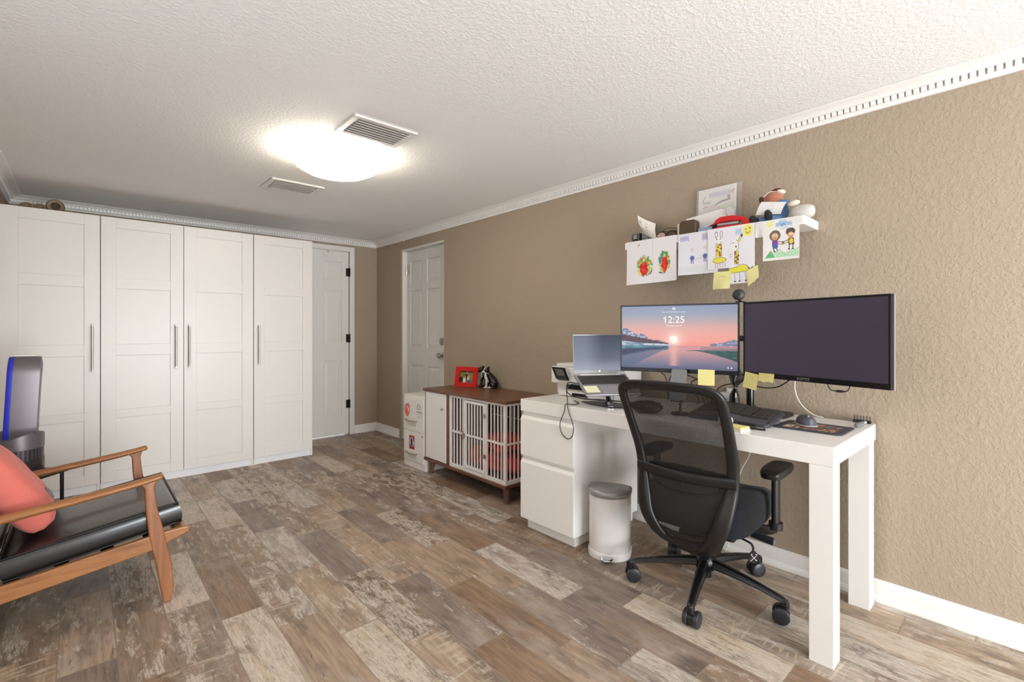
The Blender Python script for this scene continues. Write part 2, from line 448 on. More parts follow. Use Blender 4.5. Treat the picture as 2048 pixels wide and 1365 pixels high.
# ------------------------------------------------------------ crayon canvas -> coloured grid
class Canvas:
    def __init__(s, w, h, bg='#e6e2df', res=.0014):
        s.w, s.h = w, h; s.nx = max(4, int(w / res)); s.ny = max(4, int(h / res))
        s.a = np.ones((s.ny, s.nx, 3)) * np.array(hx(bg)[:3])
        s.X, s.Y = np.meshgrid((np.arange(s.nx) + .5) / s.nx, (np.arange(s.ny) + .5) / s.ny)
    def _p(s, mask, col, al=1.0):
        c = np.array(hx(col)[:3]) if isinstance(col, str) else np.array(col)
        m = (np.clip(mask, 0, 1) * al)[..., None]; s.a = s.a * (1 - m) + c * m
    def ell(s, cx, cy, rx, ry, col, al=1.0, soft=.15, rough=0):
        d = np.sqrt(((s.X - cx) / rx) ** 2 + ((s.Y - cy) / ry) ** 2)
        if rough: d = d + (rng.random(d.shape) - .5) * rough
        s._p((1 - d) / soft + .5, col, al)
    def line(s, pts, wd, col, al=1.0):
        asp = s.w / s.h
        for (x0, y0), (x1, y1) in zip(pts, pts[1:]):
            ax, ay, bx_, by = x0 * asp, y0, x1 * asp, y1
            dx, dy = bx_ - ax, by - ay; L = dx * dx + dy * dy + 1e-9
            t = np.clip(((s.X * asp - ax) * dx + (s.Y - ay) * dy) / L, 0, 1)
            d = np.sqrt((s.X * asp - ax - t * dx) ** 2 + (s.Y - ay - t * dy) ** 2)
            s._p((wd - d) / (1.2 / s.ny) + .5, col, al)
    def ring(s, cx, cy, rx, ry, wd, col, a0=0, a1=360):
        s.line([(cx + rx * math.cos(R(a0 + (a1 - a0) * i / 24)), cy + ry * math.sin(R(a0 + (a1 - a0) * i / 24))) for i in range(25)], wd, col)
    def rect(s, x0, y0, x1, y1, col, al=1.0):
        s._p(((s.X >= x0) & (s.X <= x1) & (s.Y >= y0) & (s.Y <= y1)).astype(float), col, al)
    def poly(s, pts, col, al=1.0):
        ins = np.zeros(s.X.shape, bool); n = len(pts)
        for i in range(n):
            x0, y0 = pts[i]; x1, y1 = pts[(i + 1) % n]
            if y0 == y1: continue
            c = ((s.Y > min(y0, y1)) & (s.Y <= max(y0, y1)) & (s.X < (s.Y - y0) * (x1 - x0) / (y1 - y0) + x0)); ins ^= c
        s._p(ins.astype(float), col, al)
    def scrib(s, x0, y0, x1, y1, col, n=14, wd=.005, al=.8):
        p = [(x0 + (x1 - x0) * i / n, (y0 if i % 2 else y1) + random.uniform(-.1, .1) * (y1 - y0)) for i in range(n + 1)]
        s.line(p, wd, col, al)
    def mesh(s, name, fn, m, parent=None, local=False):
        """fn(u, v) -> point, u to the right, v down"""
        us = (np.arange(s.nx)) / (s.nx - 1); vs_ = np.arange(s.ny) / (s.ny - 1)
        P = fn(us[None, :].repeat(s.ny, 0), vs_[:, None].repeat(s.nx, 1))      # (ny, nx, 3)
        V = P.reshape(-1, 3)
        if parent is not None and not local:
            inv = np.array(wm(parent).inverted()); V = V @ inv[:3, :3].T + inv[:3, 3]
        idx = np.arange(s.nx * s.ny).reshape(s.ny, s.nx)
        Fc = np.stack([idx[:-1, :-1], idx[1:, :-1], idx[1:, 1:], idx[:-1, 1:]], -1).reshape(-1, 4)
        me = bpy.data.meshes.new(name)
        me.vertices.add(len(V)); me.vertices.foreach_set('co', V.astype(np.float32).ravel())
        me.loops.add(Fc.size); me.loops.foreach_set('vertex_index', Fc.astype(np.int32).ravel())
        me.polygons.add(len(Fc)); me.polygons.foreach_set('loop_start', np.arange(0, Fc.size, 4, dtype=np.int32))
        me.update(calc_edges=True); me.validate()
        at = me.color_attributes.new('Col', 'FLOAT_COLOR', 'POINT')
        C4 = np.ones((len(V), 4)); C4[:, :3] = s.a.reshape(-1, 3)
        at.data.foreach_set('color', C4.astype(np.float32).ravel())
        me.materials.append(m)
        o = bpy.data.objects.new(name, me); COL.objects.link(o)
        if parent is not None: o.parent = parent
        return o
def plane(o, ux, uy, w, h, bow=0.0, bdir=(0, 0, 0)):
    o = np.array(o, float); ux = np.array(ux, float); uy = np.array(uy, float); bdir = np.array(bdir, float)
    def fn(u, v):
        return o + u[..., None] * ux * w + v[..., None] * uy * h + (bow * v * v)[..., None] * bdir
    return fn

# ============================================================ THE ROOM
XR, XL, XA, YB, YN, ZC = 2.575, -.42, -1.0, 5.226, -2.40, 2.20
struct(obj('floor', MB().box(XA - .1, YN - .1, -.08, XR + .1, YB + .1, 0), M['floor']))
struct(obj('ceiling', MB().box(XA - .1, YN - .1, ZC, XR + .1, YB + .1, ZC + .1), M['ceiling']))
D0, D1, DZ = 3.825, 4.642, 2.045
b = MB().box(XR, YN - .1, 0, XR + .16, D0, ZC).box(XR, D1, 0, XR + .16, YB + .1, ZC).box(XR, D0, DZ, XR + .16, D1, ZC)
struct(obj('wall_right', b, M['wall']))
B0, B1, BZ = 1.485, 2.243, 2.06
b = MB().box(XL - .12, YB, 0, B0, YB + .12, ZC).box(B1, YB, 0, XR, YB + .12, ZC).box(B0, YB, BZ, B1, YB + .12, ZC)
struct(obj('wall_back', b, M['wall']))
b = MB().box(XL - .12, 3.95, 0, XL, YB, ZC).box(XA - .1, 3.83, 0, XL, 3.95, ZC)
b.box(XA - .1, YN, 0, XA, .25, ZC).box(XA - .1, 1.75, 0, XA, 3.83, ZC).box(XA - .1, .25, 0, XA, 1.75, .75).box(XA - .1, .25, 1.95, XA, 1.75, ZC)
struct(obj('wall_left', b, M['wall']))
b = MB().box(XA - .1, YN - .1, 0, -.15, YN, ZC).box(2.35, YN - .1, 0, XR, YN, ZC).box(-.15, YN - .1, 2.05, 2.35, YN, ZC).box(-.15, YN - .1, 0, 2.35, YN, .12)
struct(obj('wall_near', b, M['wall']))

def window(name, ax, fixed, a0, a1, z0, z1, nm):
    def bb(mb, a, c, zz0, zz1, t0, t1):
        if ax == 'x': mb.box(a, fixed + t0, zz0, c, fixed + t1, zz1)
        else: mb.box(fixed + t0, a, zz0, fixed + t1, c, zz1)
    f = MB(); t = .05
    bb(f, a0, a0 + t, z0, z1, -.07, -.02); bb(f, a1 - t, a1, z0, z1, -.07, -.02)
    bb(f, a0 + t, a1 - t, z0, z0 + t, -.07, -.02); bb(f, a0 + t, a1 - t, z1 - t, z1, -.07, -.02)
    for i in range(1, nm):
        q = a0 + (a1 - a0) * i / nm; bb(f, q - .02, q + .02, z0 + t, z1 - t, -.07, -.02)
    o = struct(obj(name, f, M['trim']))
    g = MB(); bb(g, a0 + t, a1 - t, z0 + t, z1 - t, -.048, -.044); obj('pane', g, M['pane'], o)
window('window_1', 'x', YN, -.15, 2.35, .12, 2.05, 2)
window('window_2', 'y', XA, .25, 1.75, .75, 1.95, 2)  # second window is invented, put in for extra light from the left

# crown moulding: cove, dentil row and lower fillet
PROF = [(0, 2.137), (.012, 2.137), (.014, 2.146), (.022, 2.150), (.022, 2.153), (.0155, 2.154), (.0155, 2.171), (.034, 2.173), (.040, 2.181), (.056, 2.189), (.072, 2.192), (.080, 2.196), (.084, 2.199), (0, 2.199)]
def crown(name, P0, P1, nrm, dent0, dent1, extra=None):
    """P0->P1 along the wall foot (x, y), nrm = into the room"""
    P0 = Vector((P0[0], P0[1], 0)); P1 = Vector((P1[0], P1[1], 0)); N = Vector((nrm[0], nrm[1], 0)); T = (P1 - P0).normalized()
    mb = MB().loft([[P0 + N * (d + .0005) + Vector((0, 0, z)) for d, z in PROF], [P1 + N * (d + .0005) + Vector((0, 0, z)) for d, z in PROF]])
    s = dent0
    while s + .017 < dent1:
        a = P0 + T * s
        c = [(.015, 2.1535), (.0300, 2.1535), (.0330, 2.1715), (.015, 2.1715)]
        mb.loft([[a + N * d + Vector((0, 0, z)) for d, z in c], [a + T * .0178 + N * d + Vector((0, 0, z)) for d, z in c]])
        s += .024
    if extra:
        for s, wd, g in extra:                                     # raised joint lines
            a = P0 + T * s
            mb.loft([[a + T * q + N * (d + (g if d > 0 else 0)) + Vector((0, 0, z - (g if i == 0 or i == 1 else 0))) for i, (d, z) in enumerate(PROF)] for q in (0, wd)])
    return struct(obj(name, mb, M['trim'], smooth=30))
crown('trim_1', (XR, YN), (XR, YB), (-1, 0), .02, 4.58 - YN, [(4.585 - YN, .007, .005), (3.05 - YN, .003, .002)])
crown('trim_2', (XL, YB), (XR, YB), (0, -1), .12, XR - XL - .12, [(XR - XL - .105, .008, .006), (.085, .008, .005)])
crown('trim_3', (XL, 3.96), (XL, YB), (1, 0), .02, YB - 3.96 - .12)

BP = [(0, 0), (.018, 0), (.019, .012), (.015, .026), (.011, .032), (.011, .078), (.007, .090), (0, .094)]
def baseb(name, P0, P1, nrm, roundend=False):
    P0 = Vector((P0[0], P0[1], 0)); P1 = Vector((P1[0], P1[1], 0)); N = Vector((nrm[0], nrm[1], 0)); T = (P1 - P0).normalized()
    rings = [(P0, 1), (P1, 1)]
    if roundend: rings = [(P0, .05), (P0 + T * .006, .6), (P0 + T * .02, 1), (P1, 1)]
    return struct(obj(name, MB().loft([[p + N * (d * k + .0004) + Vector((0, 0, z)) for d, z in BP] for p, k in rings]), M['trim'], smooth=30))
baseb('baseboard_right', (XR, YN), (XR, D0 - .03), (-1, 0))
baseb('baseboard_corner', (XR, 4.685), (XR, YB), (-1, 0), True)
baseb('baseboard_back', (2.299, YB), (XR, YB), (0, -1))

# six-panel doors
def panelled(mb, P, U, Nn, wd, z0, z1, th, cols, rows, rec=.007, raise_=True):
    """P = hinge-foot point, U along the width, Nn out of the face; cols/rows = panel spans"""
    P, U, Nn = Vector(P), Vector(U), Vector(Nn); Zv = Vector((0, 0, 1))
    def blk(u0, u1, a, c, n0, n1):
        vs = [P + U * u + Zv * z + Nn * n for n in (n0, n1) for z in (a, c) for u in (u0, u1)]
        mb.add(vs, [(0, 2, 3, 1), (4, 5, 7, 6), (0, 1, 5, 4), (2, 6, 7, 3), (0, 4, 6, 2), (1, 3, 7, 5)])
    e = [0] + [q for c in cols for q in c] + [wd]
    for i in range(0, len(e), 2): blk(e[i], e[i + 1], z0, z1, -th, 0)
    rz = [z0] + [q for r in rows for q in r] + [z1]
    for u0, u1 in cols:
        for i in range(0, len(rz), 2): blk(u0, u1, rz[i], rz[i + 1], -th, 0)
        for a, c in rows:
            blk(u0, u1, a, c, -th, -rec)
            if raise_:
                q, r2 = .016, .040
                v = [P + U * x + Zv * z + Nn * n for x, z, n in ((u0 + q, a + q, -rec), (u1 - q, a + q, -rec), (u1 - q, c - q, -rec), (u0 + q, c - q, -rec), (u0 + r2, a + r2, -.002), (u1 - r2, a + r2, -.002), (u1 - r2, c - r2, -.002), (u0 + r2, c - r2, -.002))]
                mb.add(v, [(4, 5, 6, 7), (0, 1, 5, 4), (1, 2, 6, 5), (2, 3, 7, 6), (3, 0, 4, 7)])
    return mb
# door in the back wall, hung on the right
d = MB(); panelled(d, (1.490, YB + .006, 0), (1, 0, 0), (0, -1, 0), .748, .012, 2.052, .035, [(.135, .330), (.470, .665)], [(.235, .835), (1.035, 1.615), (1.735, 1.935)])
dr = struct(obj('door_1', d, M['doorcool'], bevel=.002, seg=1))
b = MB().box(B1 - .001, YB - .016, 0, B1 + .055, YB - .0005, BZ + .05).box(B0 - .06, YB - .016, 0, B0 + .001, YB - .0005, BZ + .05).box(B0 + .001, YB - .016, BZ - .003, B1 - .001, YB - .0005, BZ + .05)
obj('casing', b, M['doorcool'], dr, bevel=.004)
for z in (1.827, 1.084, .347):
    h = MB().box(2.205, YB - .010, z - .045, 2.237, YB + .004, z + .045).cyl((2.240, YB - .016, z - .047), (2.240, YB - .016, z + .047), .008, n=10)
    obj('hinge', h, M['bronze'], dr, bevel=.002)
obj('coat_hook', MB().tube(bez([(2.0, YB - .008, 2.05), (2.0, YB - .012, 2.035), (2.0, YB - .022, 2.03), (2.0, YB - .024, 2.04)], 8), .003, 6), M['steel'], dr)

# door in the right wall, set back in its frame
XD = 2.632
d = MB(); panelled(d, (XD, 4.620, 0), (0, -1, 0), (-1, 0, 0), .785, .012, 2.020, .04, [(.068, .307), (.404, .639)], [(.235, .805), (.990, 1.598), (1.672, 1.910)], rec=.009)
dr = struct(obj('door_2', d, M['door'], bevel=.002, seg=1))
b = MB().box(XR + .001, 4.622, 0, XR + .15, 4.641, 2.044).box(XR + .001, 3.826, 0, XR + .15, 3.833, 2.044).box(XR + .001, 3.833, 2.025, XR + .15, 4.622, 2.044)
obj('frame', b, M['door'], dr)
b = MB().box(XR - .002, 4.625, .0, XR + .012, 4.660, 2.046); obj('jamb_edge', b, mat('tan_painted_jamb', '#b5a68f', .5), dr)
for z in (1.83, .30):
    h = MB().cyl((XR + .046, 4.614, z - .05), (XR + .046, 4.614, z + .05), .009, n=10).box(XR + .048, 4.57, z - .05, XR + .0565, 4.61, z + .05)
    obj('hinge', h, M['steel'], dr, bevel=.001)
h = MB().lathe([(.001, 0), (.033, 0), (.036, .006), (.034, .022), (.028, .026), (.001, .027)], (XD, 3.925, 1.065), 24, (0, R(-90), 0)); obj('deadbolt', h, M['lid'], dr, smooth=35)
h = MB().lathe([(.001, 0), (.030, 0), (.032, .006), (.014, .012), (.012, .030), (.024, .040), (.029, .052), (.024, .064), (.001, .067)], (XD, 3.925, .925), 24, (0, R(-90), 0)); obj('door_knob', h, M['steel'], dr, smooth=45)

# ============================================================ CEILING FITTINGS
Z2 = ZC - .0005
L = thing('ceiling_light', 'frosted glass bowl ceiling light, lit, between the two ceiling vents', 'ceiling light', (1.093, 2.717, ZC))
cx, cy = 1.093, 2.717
obj('mounting_plate', MB().lathe([(.001, 2.165), (.09, 2.165), (.11, 2.175), (.12, Z2), (.001, Z2)], (cx, cy, 0), 32), M['whitemetal'], L, smooth=40)
prof = [(.001, 2.062), (.06, 2.064), (.12, 2.073), (.17, 2.088), (.21, 2.109), (.238, 2.132), (.254, 2.152), (.257, 2.158), (.252, 2.156), (.234, 2.136), (.206, 2.113), (.167, 2.093), (.12, 2.078), (.06, 2.069), (.001, 2.067)]
obj('glass_bowl', MB().lathe(prof, (cx, cy, 0), 56), M['glass'], L, smooth=60)
obj('finial', MB().cyl((cx, cy, 2.067), (cx, cy, 2.17), .006, n=10), M['steel'], L)
for a in (170, 290, 50):
    ca_, sa_ = math.cos(R(a)), math.sin(R(a))
    obj('clip', MB().tube([(cx + .250 * ca_, cy + .250 * sa_, 2.140), (cx + .260 * ca_, cy + .260 * sa_, 2.152), (cx + .262 * ca_, cy + .262 * sa_, 2.163), (cx + .240 * ca_, cy + .240 * sa_, 2.165)], .0028, 6), M['steel'], L)
for a in range(0, 360, 120):
    ld = bpy.data.lights.new('bulb', 'POINT'); ld.energy = .35; ld.color = (1, .88, .72); ld.shadow_soft_size = .03
    lo = bpy.data.objects.new('bulb', ld); COL.objects.link(lo); lo.parent = L
    lo.location = (.10 * math.cos(R(a)), .10 * math.sin(R(a)), -.075)

def vent(x0, x1, y0, y1, label):
    T = thing('ceiling_vent', label, 'air vent', ((x0 + x1) / 2, (y0 + y1) / 2, ZC))
    e = .032; f = MB()
    for a in ((x0, y0, x1, y0 + e), (x0, y1 - e, x1, y1), (x0, y0 + e, x0 + e, y1 - e), (x1 - e, y0 + e, x1, y1 - e)):
        f.box(a[0], a[1], ZC - .012, a[2], a[3], Z2)
    obj('frame', f, M['whitemetal'], T, bevel=.004)
    obj('duct', MB().box(x0 + e, y0 + e, ZC - .003, x1 - e, y1 - e, Z2), mat('grey_duct_liner', '#bdb8b1', .8), T)
    n = 7
    for i in range(n):
        y = y0 + e + (y1 - y0 - 2 * e) * (i + .5) / n
        obj('louver', MB().obox(((x0 + x1) / 2, y, ZC - .013), (x1 - x0 - 2 * e, .0235, .0018), (R(24), 0, 0)), M['whitemetal'], T)
vent(.952, 1.292, 2.155, 2.412, 'white louvered ceiling vent nearest the camera, beside the lit bowl light')
vent(.940, 1.290, 3.425, 3.700, 'white louvered ceiling vent beyond the bowl light, nearer the wardrobes')

# ============================================================ WARDROBES
YW = 4.594
ROWS = [(.134, .524), (.585, .989), (1.073, 1.487), (1.566, 1.935)]
def wardrobe(x0, x1, doors, label):
    T = thing('wardrobe', label, 'wardrobe', ((x0 + x1) / 2, 4.9, 0))
    b = MB().box(x0, YW + .022, .06, x0 + .018, 5.19, 2.01).box(x1 - .018, YW + .022, .06, x1, 5.19, 2.01).box(x0 + .018, YW + .022, 1.992, x1 - .018, 5.19, 2.01)
    b.box(x0 + .018, YW + .022, .06, x1 - .018, 5.19, .078).box(x0 + .018, 5.18, .078, x1 - .018, 5.19, 1.992)
    b.box(x0, YW + .004, 0, x0 + .018, 5.19, .06).box(x1 - .018, YW + .004, 0, x1, 5.19, .06)
    obj('carcass', b, M['lam'], T)
    obj('plinth', MB().box(x0 + .018, YW + .012, 0, x1 - .018, YW + .03, .06), M['plinth'], T)
    for a, c, hx_ in doors:
        d = MB(); panelled(d, (a + .0015, YW, 0), (1, 0, 0), (0, -1, 0), c - a - .003, .058, 2.012, .018, [(.086, c - a - .089)], ROWS, rec=.0075, raise_=False)
        D = obj('door', d, M['lam'], T, bevel=.0012, seg=1)
        y = YW - .030; h = MB().cyl((hx_, y, .878), (hx_, y, 1.222), .0065, n=12)
        for z in (.886, 1.214): h.cyl((hx_, YW + .0, z), (hx_, y - .004, z), .0075, n=10)
        obj('handle', h, M['steel'], D, smooth=40)
wardrobe(-.404, .100, [(-.404, .100, .057)], 'white single door wardrobe at the left end, behind the fan')
wardrobe(.102, 1.111, [(.102, .606, .554), (.606, 1.111, .642)], 'white double door wardrobe with two long handles side by side')
wardrobe(1.114, 1.614, [(1.114, 1.614, 1.150)], 'white single door wardrobe at the right end, next to the back wall door')

# carved things on top of the left wardrobe
t = MB()
for q in (0, 1):
    c = -.285 + .066 * q
    t.tube(bez([(c - .034, 4.74, 2.018), (c - .028, 4.735, 2.048), (c, 4.735, 2.062), (c + .026, 4.735, 2.046), (c + .030, 4.74, 2.018)], 16), .0085, 8)
    t.tube(bez([(c - .018, 4.73, 2.02), (c - .012, 4.73, 2.036), (c + .004, 4.73, 2.042), (c + .016, 4.73, 2.02)], 12), .006, 8)
t.box(-.325, 4.715, 2.0122, -.180, 4.765, 2.026)
plant('scroll_ornament', t, M['brownwood'], 'brown carved wooden scroll piece on top of the left wardrobe', 'ornament', (-.25, 4.74, 2.0122), smooth=40)
t = MB(); prof = [(.026, -.022), (.044, -.024), (.050, -.012), (.051, .012), (.044, .024), (.026, .022), (.026, -.022)]
rings = []
for i in range(33):
    a = 2 * math.pi * i / 32
    rings.append([Vector((-.140 + r * math.cos(a), 4.74 + y, 2.0635 + r * math.sin(a))) for r, y in prof[:-1]])
t.loft(rings, True, False)
rt = plant('wooden_ring', t, M['brownwood'], 'thick brown wooden ring standing on the left wardrobe beside the scroll piece', 'ornament', (-.14, 4.74, 2.0122), smooth=40)
obj('inner_lining', MB().cyl((-.140, 4.742, 2.0635), (-.140, 4.76, 2.0635), .0262, n=24), M['browndark'], rt)

# ============================================================ FILING CABINET
T = thing('filing_cabinet', 'white two drawer filing cabinet with stickers, left of the crate', 'filing cabinet', (2.3, 3.56, 0))
FX, fy0, fy1 = 2.105, 3.402, 3.745
obj('body', MB().box(FX, fy0, 0, 2.55, fy1, .622), M['whitemetal'], T, bevel=.005)
dz = [(.318, .596), (.062, .312)]
for i, (a, c) in enumerate(dz):
    D = obj('drawer', MB().box(FX - .010, fy0 + .012, a, FX + .002, fy1 - .010, c), M['whitemetal'], T, bevel=.003)
    zc = .405 if i == 0 else .128
    hb = MB().tube(bez([(FX - .009, 3.52, zc), (FX - .030, 3.525, zc + .002), (FX - .036, 3.60, zc), (FX - .030, 3.675, zc + .002), (FX - .009, 3.68, zc)], 20), .0055, 8, flat=1.6)
    obj('handle', hb, M['steel'], D, smooth=50)
    obj('label_holder', MB().box(FX - .0112, 3.535, zc - .045, FX - .0098, 3.66, zc - .012), mat('pale_grey_plastic', '#cfc9c2', .4), D)
obj('lock', MB().cyl((FX - .016, 3.425, .292), (FX - .009, 3.425, .292), .008, n=14), M['chrome'], T)
c = Canvas(.095, .13, '#e4dfd9', .0016)
c.ell(.48, .52, .44, .42, '#d9583c', 1, .1); c.ell(.5, .52, .33, .33, '#e58e74', 1, .1); c.ell(.62, .45, .17, .15, '#f0e8e0', 1, .1); c.ell(.44, .58, .16, .2, '#d9583c', 1, .15)
c.line([(.72, .06), (.66, .22)], .03, '#5b4438'); c.ell(.66, .36, .05, .04, '#3a302c', 1); c.line([(.9, .2), (.82, .4)], .04, '#d9583c')
c.mesh('sticker', plane((FX - .0112, 3.722, .555), (0, -1, 0), (0, 0, -1), .095, .13), M['print'], T)['label'] = 'round orange sticker'
c = Canvas(.10, .13, '#e4dfd9', .0014)
for q in (.24, .30): c.ring(.34, .26, q * .6, .17, .012, '#6a6560')
c.line([(.22, .1), (.22, .42)], .014, '#6a6560'); c.line([(.55, .12), (.7, .28), (.55, .42)], .012, '#6a6560')
c.scrib(.08, .54, .9, .64, '#7b7570', 26, .010); c.line([(.05, .74), (.95, .76)], .006, '#8e8882'); c.line([(.2, .88), (.85, .89)], .008, '#77716c')
c.mesh('sticker', plane((FX - .0112, 3.525, .565), (0, -1, 0), (0, 0, -1), .10, .13), M['print'], T)['label'] = 'white sticker with a grey monogram'
c = Canvas(.085, .115, '#b51f2a', .0014)
c.rect(.1, .13, .9, .82, '#3c4a86'); c.poly([(.2, .14), (.65, .14), (.9, .5), (.85, .8), (.25, .8), (.12, .5)], '#e9e4e0'); c.ell(.48, .5, .18, .3, '#1b1c28', 1); c.ell(.42, .28, .1, .12, '#1b1c28'); c.poly([(.35, .3), (.30, .12), (.46, .22)], '#1b1c28'); c.ell(.3, .4, .07, .1, '#b51f2a')
c.scrib(.2, .66, .85, .78, '#2f3f80', 14, .02); c.rect(.1, .84, .9, .97, '#9d1420')
c.mesh('sticker', plane((FX - .0112, 3.640, .275), (0, -1, 0), (0, 0, -1), .085, .115), M['print'], T)['label'] = 'red and blue badge sticker with a dark dog'

# ============================================================ DOG CRATE CABINET
KX, K0, K1, KD = 2.10, 2.391, 3.390, 2.555
T = thing('dog_crate_cabinet', 'walnut topped dog crate cabinet with white bars and a side cupboard', 'dog crate', (2.33, 2.9, 0))
obj('top', MB().box(KX - .018, K0 - .018, .682, KD, K1 + .010, .702), M['walnut'], T, bevel=.003)
obj('base_board', MB().box(KX - .010, K0 - .008, .112, KD, K1 + .010, .134), M['walnut'], T, bevel=.003)
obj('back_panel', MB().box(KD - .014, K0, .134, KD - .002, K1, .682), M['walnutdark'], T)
obj('divider', MB().box(KX, 3.048, .134, KD - .014, 3.086, .682), M['walnut'], T, bevel=.001)
obj('side_panel', MB().box(KX, K1 - .012, .134, KD - .014, K1 + .004, .682), M['walnut'], T, bevel=.001)
D = obj('cupboard_door', MB().box(KX - .006, 3.090, .140, KX + .010, K1 - .014, .677), M['whiteplastic'], T, bevel=.002)
obj('knob', MB().lathe([(.001, 0), (.005, 0), (.005, .012), (.011, .018), (.011, .024), (.001, .026)], (KX - .006, 3.118, .560), 16, (0, R(-90), 0)).cyl((KX - .028, 3.118, .548), (KX - .028, 3.118, .552), .003, n=8), M['chrome'], D, smooth=40)
for x, y in ((KX + .045, 3.345), (KX + .045, 2.430), (KD - .05, 3.345), (KD - .05, 2.430)):
    sx = -1 if x < 2.3 else 1; sy = 1 if y > 2.9 else -1
    obj('leg', MB().cyl((x, y, .112), (x + .012 * sx, y + .012 * sy, 0), .026, .016, 18), M['walnutleg'], T, smooth=40)
fr = MB()
def fb(y0, y1, z0, z1, x0=KX, x1=KX + .018): fr.box(x0, y0, z0, x1, y1, z1)
fb(K0, K0 + .026, .134, .682); fb(3.028, 3.047, .134, .682); fb(K0 + .026, 3.028, .134, .160); fb(K0 + .026, 3.028, .664, .682)
fb(2.851, 2.868, .160, .664); fb(2.594, 2.608, .160, .664); fb(2.868, 3.028, .400, .412); fb(K0 + .026, 2.594, .400, .412)
fr.box(KX + .018, K0, .134, KD - .014, K0 + .018, .160).box(KX + .018, K0, .664, KD - .014, K0 + .018, .682).box(KX + .018, K0, .400, KD - .014, K0 + .012, .412).box(KD - .032, K0, .160, KD - .014, K0 + .018, .664)
fr.box(KD - .030, K0 + .02, .480, KD - .024, 3.047, .486)
obj('frame', fr, M['whiteplastic'], T, bevel=.0015, seg=1)
bar0 = None
def bars(ys=None, xs=None, z0=.160, z1=.664, xx=None, par=None, wd=.009):
    global bar0
    for q in (ys or xs):
        if ys: mbx = MB().box(xx, q - wd / 2, z0, xx + .008, q + wd / 2, z1)
        else: mbx = MB().box(q - wd / 2, xx, z0, q + wd / 2, xx + .008, z1)
        obj('bar', mbx, M['whiteplastic'], par or T)
bars(ys=[2.995, 2.955, 2.915, 2.882], xx=KX + .005)
bars(ys=[2.552, 2.516, 2.480, 2.444], xx=KX + .005)
bars(xs=[KX + .05 + .037 * i for i in range(11)], xx=K0 + .005)
bars(ys=[2.45 + .07 * i for i in range(8)], xx=KD - .030, wd=.005)
dd = MB()
for y0, y1, z0, z1 in ((2.830, 2.849, .165, .660), (2.610, 2.630, .165, .660), (2.630, 2.830, .165, .185), (2.630, 2.830, .642, .660), (2.630, 2.830, .400, .412)):
    dd.box(KX - .006, y0, z0, KX + .010, y1, z1)
D = obj('crate_door', dd, M['whiteplastic'], T, bevel=.0015, seg=1)
bars(ys=[2.664, 2.698, 2.732, 2.766, 2.800], z0=.185, z1=.642, xx=KX - .001, par=D)
for z in (.29, .575): obj('hinge', MB().box(KX - .010, 2.596, z - .014, KX - .006, 2.618, z + .014), M['steel'], D)
obj('latch', MB().box(KX - .011, 2.836, .385, KX - .006, 2.868, .415).cyl((KX - .014, 2.852, .372), (KX - .014, 2.852, .43), .005, n=10), M['steel'], D)

def lumpy(c, r, seed, amp=.12, nu=72, nv=40, pw=.8, rot=0):
    rs = np.random.default_rng(seed); K = rs.normal(size=(10, 3)) * 2.2; ph = rs.random(10) * 6.28
    m = MB(); sg = lambda q, e: math.copysign(abs(q) ** e, q); rings = []
    for i in range(nv + 1):
        t = -1.54 + 3.08 * i / nv; ring = []
        for j in range(nu):
            a = 2 * math.pi * j / nu
            d = np.array([sg(math.cos(t), pw) * sg(math.cos(a), pw), sg(math.cos(t), pw) * sg(math.sin(a), pw), sg(math.sin(t), pw)])
            k = 1 + amp * float(np.sum(np.sin(K @ (d * 1.7) + ph))) / 4 + amp * .55 * float(np.sum(1 - 2 * np.abs(np.sin(K[:5] @ (d * 3.1) + ph[:5])))) / 5
            p = d * k * np.array(r); x = p[0] * math.cos(rot) - p[1] * math.sin(rot); y = p[0] * math.sin(rot) + p[1] * math.cos(rot)
            ring.append(Vector((c[0] + x, c[1] + y, max(c[2] - r[2] * .98, c[2] + p[2]))))
        rings.append(ring)
    return m.loft(rings, True, True)
plant('dog_bed', lumpy((2.325, 2.655, .208), (.150, .190, .070), 3, .13), M['red'], 'big red fleece dog bed filling the floor of the crate', 'dog bed', (2.325, 2.655, .135), smooth=70)
plant('blanket', lumpy((2.32, 2.645, .356), (.125, .150, .058), 9, .26), M['red'], 'crumpled red blanket heaped on the dog bed in the crate', 'blanket', (2.32, 2.645, .298), smooth=70)
plant('cushion', lumpy((2.33, 2.945, .205), (.11, .055, .069), 12, .10), M['red'], 'small red cushion beside the dog bed, at the divider', 'cushion', (2.33, 2.945, .136), smooth=70)

# photo frame and two dogs on the crate
A = Vector((2.330, 3.300, .7035)); Bp = Vector((2.400, 3.094, .7035)); ux = (Bp - A).normalized(); nrm = Vector((-ux.y, ux.x, 0)) * -1
if nrm.x > 0: nrm = -nrm
up = (Vector((0, 0, 1)) - nrm * .20).normalized()
T = thing('photo_frame', 'red photo frame with a photo of people on grass, standing on the crate top', 'photo frame', tuple((A + Bp) / 2))
W_, H_ = .2195, .168
def fp(u, v, n): return A + ux * u + up * v + nrm * n + Vector((0, 0, .003))
f = MB()
for u0, u1, v0, v1 in ((0, W_, 0, .036), (0, W_, H_ - .038, H_), (0, .042, .036, H_ - .038), (W_ - .042, W_, .036, H_ - .038)):
    f.add([fp(u, v, n) for n in (0, .014) for v in (v0, v1) for u in (u0, u1)], [(0, 2, 3, 1), (4, 5, 7, 6), (0, 1, 5, 4), (2, 6, 7, 3), (0, 4, 6, 2), (1, 3, 7, 5)])
obj('frame', f, M['redpaint'], T, bevel=.0015)
pb = fp(W_ / 2, H_ * .8, -.001); q = pb - nrm * .06; q.z = .7065
obj('easel_back', MB().tube([pb, q], [(.020, .0015)] * 2, 8, up=ux), M['black'], T)
